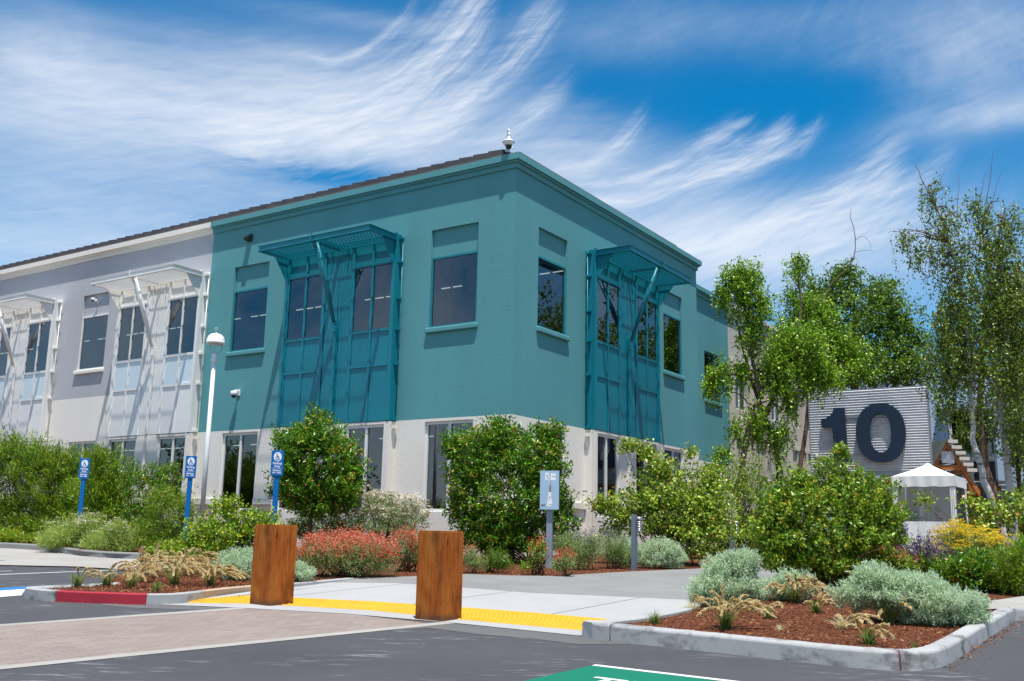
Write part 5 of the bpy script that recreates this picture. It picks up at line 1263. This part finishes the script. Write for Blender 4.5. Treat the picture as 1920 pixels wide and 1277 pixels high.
    S('yarrow_plant', 'smaller pale feathery plant behind the kerb, left of the olive brown bush', 'plant', bx_(205, 23.4), [(205, 1010, 36, 24), (180, 1020, 30, 18), (225, 1000, 26, 26), (230, 1025, 30, 14)], 23.4, 10000, (.12, .010), 'leaf_cream', 28, 14, fill=.15, tw=.24, up=1.0, spread=.6, stem=0, flowers=[('fl_cream', 40, 12, .05, .035, .5, 'flat')])
    S('low_bush', 'low bright green plant at the far left by the pavement', 'plant', bx_(30, 26.8), [(20, 1008, 50, 16), (60, 1012, 36, 14), (-20, 1005, 40, 18)], 26.8, 7000, (.10, .022), 'leaf_bright', 29, 10, fill=.15, up=.9, stem=0)
    S('low_bush', 'low green plant between the kerb and the yellow green bush', 'plant', bx_(320, 19.6), [(320, 1030, 36, 16), (350, 1040, 36, 14), (290, 1034, 20, 10)], 19.6, 5000, (.055, .03), 'leaf_shrub', 30, 9, fill=.15, stem=0)
    # buckwheat with cream heads, red flowering shrubs
    S('buckwheat_shrub', 'grey green shrub covered in cream flower heads before the teal bay', 'bush', bx_(725, 21.6), [(730, 965, 74, 36), (700, 945, 50, 22), (660, 965, 34, 34), (770, 975, 40, 30), (715, 990, 80, 24)], 21.6, 9000, (.06, .018), 'leaf_sage', 31, 9, fill=.3, stem=20, flowers=[('fl_cream', 720, 16, .055, .032, .40, 'flat')])
    S('dark_bush', 'dark blue green bush under the small strawberry tree', 'bush', bx_(610, 22.4), [(600, 985, 60, 26), (655, 985, 40, 26), (560, 990, 30, 20)], 22.4, 6000, (.06, .022), 'leaf_tree', 32, 9, stem=8)
    S('red_flower_shrub', 'wide shrub full of red flowers between the two bollards', 'bush', bx_(650, 17.2), [(650, 1044, 90, 34), (600, 1041, 42, 32), (705, 1050, 44, 32), (650, 1026, 76, 22), (575, 1052, 26, 26)], 17.2, 24000, (.035, .012), 'leaf_sage', 33, 12, fill=.2, tw=.18, up=1.0, spread=.75, stem=20, flowers=[('fl_red', 560, 6, .030, .026, .30, 'spike'), ('fl_orange', 1500, 6, .032, .028, .0, 'spike'), ('fl_red', 420, 6, .034, .028, .0, 'spike')])
    S('red_flower_shrub', 'smaller shrub of red flowers beside the right bollard', 'bush', bx_(765, 18.6), [(765, 1025, 34, 32), (795, 1035, 30, 26)], 18.6, 7000, (.035, .012), 'leaf_sage', 34, 12, fill=.2, tw=.18, up=1.0, spread=.75, stem=10, flowers=[('fl_red', 300, 6, .032, .028, .3, 'spike'), ('fl_orange', 200, 5, .03, .024, .2, 'spike')])
    S('red_flower_shrub', 'low plant with orange red flowers at the mulch edge right of the right bollard', 'plant', bx_(890, 18.6), [(890, 1052, 26, 16), (880, 1040, 18, 14)], 18.6, 2600, (.035, .012), 'leaf_sage', 35, 10, fill=.15, up=.9, stem=4, flowers=[('fl_orange', 60, 5, .03, .026, .3, 'spike')])
    S('rosemary_plant', 'small dark green spiky plant in the mulch in front of the large leafy bush', 'plant', bx_(930, 18.8), [(930, 1048, 24, 20), (915, 1055, 16, 12), (945, 1056, 18, 12)], 18.8, 4000, (.05, .010), 'leaf_tree', 36, 14, fill=.15, up=1.0, spread=.6, stem=4)
    S('red_flower_shrub', 'thin plant with red blooms beside the post of the map sign', 'plant', bx_(1008, 18.4), [(1008, 1040, 22, 26), (1015, 1025, 12, 20), (985, 1060, 16, 8)], 18.4, 2200, (.04, .014), 'leaf_shrub', 37, 8, fill=.1, up=.9, stem=10, flowers=[('fl_red', 34, 6, .03, .03, .4, 'spike')])
    S('red_flower_shrub', 'small plant with red blooms just right of the post of the map sign', 'plant', bx_(1060, 18.2), [(1060, 1050, 22, 16), (1045, 1060, 14, 9)], 18.2, 2000, (.04, .012), 'leaf_sage', 38, 8, fill=.1, up=.9, stem=6, flowers=[('fl_red', 40, 6, .03, .03, .3, 'spike')])
    for i, (lab, px, bl, Y) in enumerate([('grey green plant with purple flower spikes left of the path light', 1100, [(1090, 1035, 30, 30), (1110, 1020, 26, 26)], 20.2), ('tall purple flowered plant just behind the other purple spikes', 1150, [(1145, 1025, 32, 32), (1165, 1040, 22, 24)], 20.8), ('small pale sage behind the map sign post', 1070, [(1065, 1020, 26, 24)], 21.2)]):
        S('salvia_plant', lab, 'plant', bx_(px, Y), bl, Y, 5200, (.05, .012), 'leaf_sage', 40+i, 12, fill=.1, tw=.26, up=1.3, spread=.5, stem=14, stem_r=.008, flowers=[('fl_purple', 34 if i < 2 else 6, 9, .035, .026, .55, 'spike')])
    # silver mounds
    sv = 'silver leaved mounds'
    for i, (lab, px, Y, bl, n, nm) in enumerate([
        ('silver leaved mound right of the path light', 1238, 21.2, [(1235, 1035, 36, 28), (1260, 1045, 26, 20), (1215, 1045, 24, 20)], 12000, 'leaf_silver'),
        ('small silver leaved mound left of the path light, among purple spikes', 1175, 21.4, [(1170, 1030, 24, 22)], 5000, 'leaf_silver'),
        ('tall silver leaved mound at the left end of the right bed', 1360, 13.2, [(1362, 1094, 54, 40), (1385, 1062, 34, 28), (1335, 1114, 38, 22), (1402, 1110, 28, 22), (1400, 1050, 18, 16)], 26000, 'leaf_silver'),
        ('wide silver leaved mound spilling over the right kerb', 1730, 11.7, [(1725, 1122, 84, 36), (1645, 1104, 54, 28), (1795, 1138, 50, 30), (1640, 1078, 36, 18), (1760, 1152, 58, 18), (1690, 1098, 54, 24), (1595, 1114, 32, 20)], 42000, 'leaf_silver'),
        ('silver leaved mound left of the left bollard', 455, 16.0, [(455, 1062, 40, 28), (430, 1055, 24, 20)], 10000, 'leaf_silver'),
        ('little silver leaved mound right of the left bollard', 560, 15.7, [(562, 1075, 22, 16), (545, 1072, 18, 18)], 4200, 'leaf_silver'),
        ('shaded silver leaved mound under the broad light green bush', 1490, 14.2, [(1490, 1100, 40, 24), (1450, 1105, 26, 20)], 7000, 'leaf_silver'),
        ('low silver patch behind the tan grasses of the left island', 300, 17.4, [(300, 1058, 30, 9)], 2400, 'leaf_silver')]):
        S('silver_mound', lab, 'plant', bx_(px, Y), bl, Y, n, (.055, .013), nm, 50+i, 22, group=sv, fill=.8, lump=.26, tw=.11, up=.8, spread=.8, stem=10, stem_r=.01)
    # flower border at the right
    S('yellow_flower_plant', 'clump of flat yellow flower heads before the white tent', 'plant', bx_(1815, 17.8), [(1810, 1032, 60, 34), (1775, 1045, 40, 30), (1860, 1030, 44, 24), (1800, 1012, 48, 20)], 17.8, 9000, (.07, .012), 'leaf_sage', 61, 12, fill=.2, up=1.0, spread=.6, stem=16, flowers=[('fl_yellow', 460, 18, .065, .030, .30, 'flat')])
    S('low_bush', 'glossy green bush right of the yellow flowers', 'bush', bx_(1845, 16.6), [(1835, 1065, 60, 36), (1890, 1070, 46, 42), (1780, 1070, 34, 26), (1930, 1060, 40, 50), (1850, 1090, 60, 20)], 16.6, 15000, (.085, .026), 'leaf_arbutus', 62, 9, fill=.25, up=.8, stem=16)
    S('low_bush', 'tall grassy green plant at the right edge of the photo', 'plant', bx_(1905, 15.9), [(1900, 1070, 36, 44), (1930, 1050, 40, 50)], 15.9, 6000, (.10, .012), 'leaf_pine', 63, 12, fill=.15, up=1.2, spread=.5, stem=6)
    S('salvia_plant', 'dark purple flower spikes in front of the yellow flowers', 'plant', bx_(1730, 17.0), [(1730, 1045, 36, 36), (1700, 1050, 22, 26), (1755, 1060, 24, 26)], 17.0, 5200, (.05, .014), 'leaf_shrub', 64, 10, fill=.1, tw=.26, up=1.3, spread=.5, stem=24, stem_r=.008, flowers=[('fl_purple', 170, 12, .045, .030, .40, 'spike')])
    S('red_flower_shrub', 'plant with coral red flowers between the broad bush and the purple spikes', 'plant', bx_(1668, 16.4), [(1668, 1052, 34, 26), (1650, 1040, 22, 20), (1695, 1062, 22, 18)], 16.4, 5000, (.06, .022), 'leaf_shrub', 65, 9, fill=.15, up=.8, stem=8, flowers=[('fl_orange', 70, 6, .035, .03, .35, 'spike'), ('fl_red', 20, 6, .03, .03, .35, 'spike')])
    S('salvia_plant', 'purple flowers at the foot of the tent, beside the broad bush', 'plant', bx_(1680, 19.5), [(1680, 1010, 22, 16)], 19.5, 1800, (.06, .016), 'leaf_shrub', 66, 9, fill=.1, up=1.0, stem=6, flowers=[('fl_purple', 90, 10, .05, .034, .2, 'spike')])
    S('redbud_bush', 'loose drooping redbud branches in front of the tent', 'bush', bx_(1850, 21.5), [(1860, 955, 50, 26), (1815, 940, 26, 14), (1890, 970, 40, 30), (1800, 975, 14, 10), (1735, 938, 20, 4), (1900, 935, 26, 24), (1840, 988, 44, 16)], 21.5, 1500, (.085, .066), 'leaf_redbud', 67, 6, fill=.1, lump=.4, tw=.35, up=.2, droop=.3, stem=26, stem_r=.012)
    S('dark_bush', 'dark green bush in the shade right of the tent', 'bush', bx_(1890, 25.0), [(1885, 985, 50, 30), (1930, 960, 50, 50)], 25.0, 6000, (.07, .04), 'leaf_tree', 68, 9, stem=8)
    # trees
    tree('birch_tree', 'slim brown stemmed birch touching the far end of the teal wall', bx_(1388, 27.0),
         [([(1386, 905), (1398, 830), (1412, 760), (1432, 750), (1415, 690), (1402, 640), (1395, 560), (1390, 510)], 0, .10, .02), ([(1460, 930), (1462, 880), (1450, 810), (1428, 770), (1405, 700), (1380, 600)], .5, .11, .02), ([(1439, 775), (1460, 715), (1481, 680), (1500, 610), (1500, 520)], .5, .07, .015)],
         [(1390, 545, 44, 62), (1395, 510, 36, 30), (1425, 560, 26, 44), (1370, 520, 24, 24), (1410, 620, 30, 40), (1352, 700, 30, 38), (1330, 715, 18, 22), (1395, 690, 24, 26), (1450, 690, 34, 50), (1480, 640, 46, 44), (1415, 790, 28, 46), (1462, 815, 28, 36), (1378, 800, 16, 30), (1350, 850, 22, 18), (1480, 750, 18, 36), (1515, 690, 36, 40), (1350, 545, 14, 22), (1510, 640, 46, 50), (1545, 695, 40, 36), (1465, 690, 44, 44)], 27.0,
         21000, (.078, .054), 'leaf_birch', 71, weep=.55, strand=.55, m=8, limbs=70, group='birch trees', lump=.4, fill=.15, bed=.11)
    tree('birch_tree', 'light green birch with thin upright crown left of the number sign', bx_(1495, 36.0),
         [([(1492, 930), (1500, 880), (1512, 800), (1517, 740), (1512, 660), (1500, 560), (1495, 480)], 0, .12, .015)],
         [(1495, 500, 28, 38), (1490, 560, 34, 40), (1515, 580, 34, 40), (1470, 600, 26, 26), (1520, 640, 50, 46), (1560, 640, 50, 50), (1600, 680, 50, 44), (1540, 700, 50, 30), (1585, 640, 34, 40), (1545, 585, 34, 40), (1470, 650, 44, 44)], 36.0,
         15000, (.095, .066), 'leaf_birch', 72, weep=.4, strand=.5, m=8, limbs=50, group='birch trees', lump=.35, fill=.15,
         bare=[([(1512, 640), (1540, 570), (1560, 528), (1595, 500), (1605, 470), (1602, 430), (1594, 405), (1596, 390)], 0, .034, .005), ([(1603, 474), (1622, 468), (1640, 472)], 0, .012, .004), ([(1604, 450), (1618, 440), (1632, 455), (1634, 470)], 0, .010, .003), ([(1602, 480), (1612, 495)], 0, .008, .003)])
    tree('shade_tree', 'broad dark green tree behind the number sign', bx_(1600, 41.0), [([(1600, 900), (1602, 760), (1605, 640), (1600, 560)], 0, .28, .05)],
         [(1600, 610, 90, 90), (1570, 540, 50, 44), (1650, 600, 60, 70), (1690, 640, 46, 60), (1545, 640, 50, 70), (1620, 690, 110, 50), (1700, 700, 50, 40), (1650, 545, 44, 36), (1590, 510, 34, 28), (1530, 560, 50, 56), (1500, 640, 50, 60), (1690, 590, 44, 44), (1720, 660, 36, 50)], 41.0,
         28000, (.135, .09), 'leaf_tree', 73, m=10, limbs=60, fill=.3, lump=.3, tw=.5)
    tree('birch_tree', 'tall ragged birch with two white trunks at the right edge', bx_(1858, 22.6),
         [([(1884, 1000), (1858, 936), (1835, 880), (1824, 809), (1818, 740), (1815, 640), (1800, 520), (1770, 420), (1740, 350)], 0, .10, .015), ([(1897, 960), (1886, 837), (1875, 772), (1872, 765), (1895, 720), (1920, 668), (1945, 560)], .3, .10, .03), ([(1874, 768), (1852, 750), (1830, 746), (1816, 745), (1828, 725), (1838, 705)], .3, .035, .012), ([(1873, 768), (1865, 700), (1862, 600), (1870, 480), (1880, 390)], .3, .07, .012), ([(1862, 560), (1845, 450), (1836, 380)], .3, .03, .01)],
         [(1770, 430, 40, 60), (1745, 360, 22, 34), (1700, 440, 28, 14), (1730, 470, 34, 30), (1800, 480, 60, 80), (1860, 440, 50, 80), (1900, 420, 44, 50), (1800, 580, 66, 80), (1870, 560, 70, 90), (1770, 650, 46, 60), (1830, 680, 80, 80), (1900, 680, 60, 90), (1905, 560, 40, 120), (1780, 560, 30, 60), (1790, 720, 30, 40), (1765, 350, 16, 20), (1830, 380, 24, 40), (1760, 700, 40, 36), (1900, 800, 30, 60)], 22.6,
         17000, (.068, .047), 'leaf_birch_dull', 74, bark='birch_bark', twig='twig_red', weep=.6, strand=.7, m=8, limbs=110, group='birch trees', lump=.4, fill=.1,
         bare=[([(1835, 480), (1845, 400), (1858, 330), (1862, 285)], 0, .018, .003), ([(1850, 420), (1866, 360), (1877, 318)], 0, .012, .003), ([(1840, 460), (1830, 400), (1850, 320)], 0, .012, .003), ([(1770, 420), (1735, 350), (1715, 305)], 0, .02, .003), ([(1745, 370), (1760, 340), (1775, 312)], 0, .010, .003), ([(1790, 440), (1796, 370), (1800, 325)], 0, .010, .003), ([(1700, 440), (1680, 432), (1665, 436)], 0, .010, .003)])
    tree('birch_tree', 'dark trunked birch behind the two white trunks', bx_(1850, 34.0),
         [([(1884, 960), (1856, 915), (1844, 860), (1838, 780), (1840, 700), (1850, 560)], 0, .22, .05), ([(1912, 960), (1908, 860), (1900, 760), (1905, 640)], .5, .10, .04)],
         [(1790, 660, 60, 60), (1850, 620, 70, 90), (1920, 620, 60, 120), (1770, 760, 26, 36), (1890, 760, 60, 80), (1930, 850, 40, 90), (1880, 520, 60, 70), (1810, 800, 26, 60), (1770, 600, 30, 50)], 34.0,
         16000, (.10, .07), 'leaf_birch_dull', 75, weep=.5, strand=.8, m=9, limbs=60, group='birch trees', fill=.2, lump=.3)
    tree('shade_tree', 'dark tree filling the gap behind the right edge birches', bx_(1985, 40.0), [([(1985, 960), (1985, 800), (1990, 600)], 0, .25, .06)],
         [(1980, 640, 110, 120), (1930, 720, 70, 70), (1990, 820, 100, 100), (1900, 830, 30, 50)], 40.0, 9000, (.16, .11), 'leaf_tree', 76, m=10, limbs=30, tw=.5)
    # trees out of frame, seen mirrored in the glass of the ground floor windows
    tree('shade_tree', 'big leafy tree right of the picture, mirrored in the corner window of the right front', bx_(2150, 36.0), [([(2150, 1000), (2150, 800), (2150, 600)], 0, .25, .08)],
         [(2150, 560, 150, 160), (2150, 760, 160, 120), (2080, 640, 90, 110), (2230, 680, 100, 120)], 36.0, 9000, (.22, .15), 'leaf_tree', 77, m=10, limbs=20, tw=.5, fill=.4)
    tree('shade_tree', 'second leafy tree right of the picture, mirrored in the right bay', bx_(2130, 45.0), [([(2130, 1000), (2130, 800), (2130, 640)], 0, .25, .08)],
         [(2130, 570, 150, 150), (2120, 740, 160, 120), (2220, 660, 90, 110)], 45.0, 8000, (.26, .18), 'leaf_tree', 78, m=10, limbs=20, tw=.5, fill=.4)
    tree('shade_tree', 'low leafy tree left of the picture, mirrored in the teal ground floor windows', bx_(-1650, 21.0), [([(-1650, 960), (-1650, 820), (-1650, 700)], 0, .2, .06)],
         [(-1650, 720, 170, 110), (-1820, 780, 150, 100), (-1480, 760, 150, 100), (-1650, 840, 240, 80)], 21.0, 7000, (.16, .11), 'leaf_tree', 79, m=10, limbs=20, tw=.4, fill=.4)
    tree('shade_tree', 'round leafy tree left of the picture, mirrored in the ground floor windows', bx_(-1500, 27.0), [([(-1500, 960), (-1500, 820), (-1500, 700)], 0, .2, .06)],
         [(-1500, 700, 160, 110), (-1640, 780, 150, 100), (-1350, 770, 150, 90), (-1500, 840, 240, 80)], 27.0, 7000, (.18, .12), 'leaf_tree', 80, m=10, limbs=20, tw=.4, fill=.4)
    # grasses
    for i, a in enumerate([
        ('small green grass tuft nearest the red kerb', 145, 1101, .26, 1.0, 90, 5), ('plain green grass tuft second from the red kerb', 200, 1099, .27, 1.0, 110, 3), ('low green grass tuft at the front of the left island', 294, 1110, .17, 1.1, 90, 0),
        ('grass tuft with tan plumes left of the tan clump', 246, 1102, .27, 1.1, 100, 14), ('tall tan plumed grass in the middle of the left island', 325, 1097, .34, 1.1, 120, 26), ('leaning tan plumed grass by the ramp kerb', 393, 1098, .30, 1.2, 110, 24),
        ('dry tan grass behind the other island tufts', 285, 1082, .36, 1.2, 80, 26), ('dry tan grass with bleached plumes at the island back', 345, 1080, .40, 1.2, 80, 30), ('dry tan grass at the rear corner of the left island', 262, 1090, .33, 1.2, 70, 20),
        ('thin green grass tuft at the near corner beside the ramp', 1226, 1169, .16, 1.0, 60, 0), ('dry low grass touching the tall silver mound', 1298, 1145, .16, 1.4, 80, 4), ('big green grass with leaning tan plumes, front of the tall silver mound', 1362, 1179, .30, 1.1, 170, 26),
        ('short green grass tuft between two plumed grasses', 1440, 1160, .17, 1.0, 110, 4), ('wide tan plumed grass below the broad bush', 1490, 1130, .30, 1.2, 110, 34), ('dark green grass tuft in front of the wide tan grass', 1530, 1149, .18, 1.0, 100, 6),
        ('pale tan grass tuft alone in the mulch', 1578, 1180, .17, 1.3, 90, 8), ('green grass with tall tan plumes against the wide silver mound', 1668, 1170, .27, 1.0, 150, 14), ('dark green grass tuft close to the right kerb', 1628, 1208, .19, 1.1, 120, 5), ('tiny green weed by the kerb bend', 1716, 1215, .09, 1.0, 14, 0), ('tiny dry sprig in the mulch near the plumed grass', 1462, 1182, .09, 1.1, 26, 0)]):
        tuft(*a, 200+i, dry='dry' in a[0] or 'pale tan' in a[0], bed=.125 if a[1] > 1000 else .112)
# ------------------------------------------------------------------ build everything
setup_materials()
setup_camera_light()
setup_sky()
build_ground()
build_office()
build_mounted()
build_furniture()
build_plants()
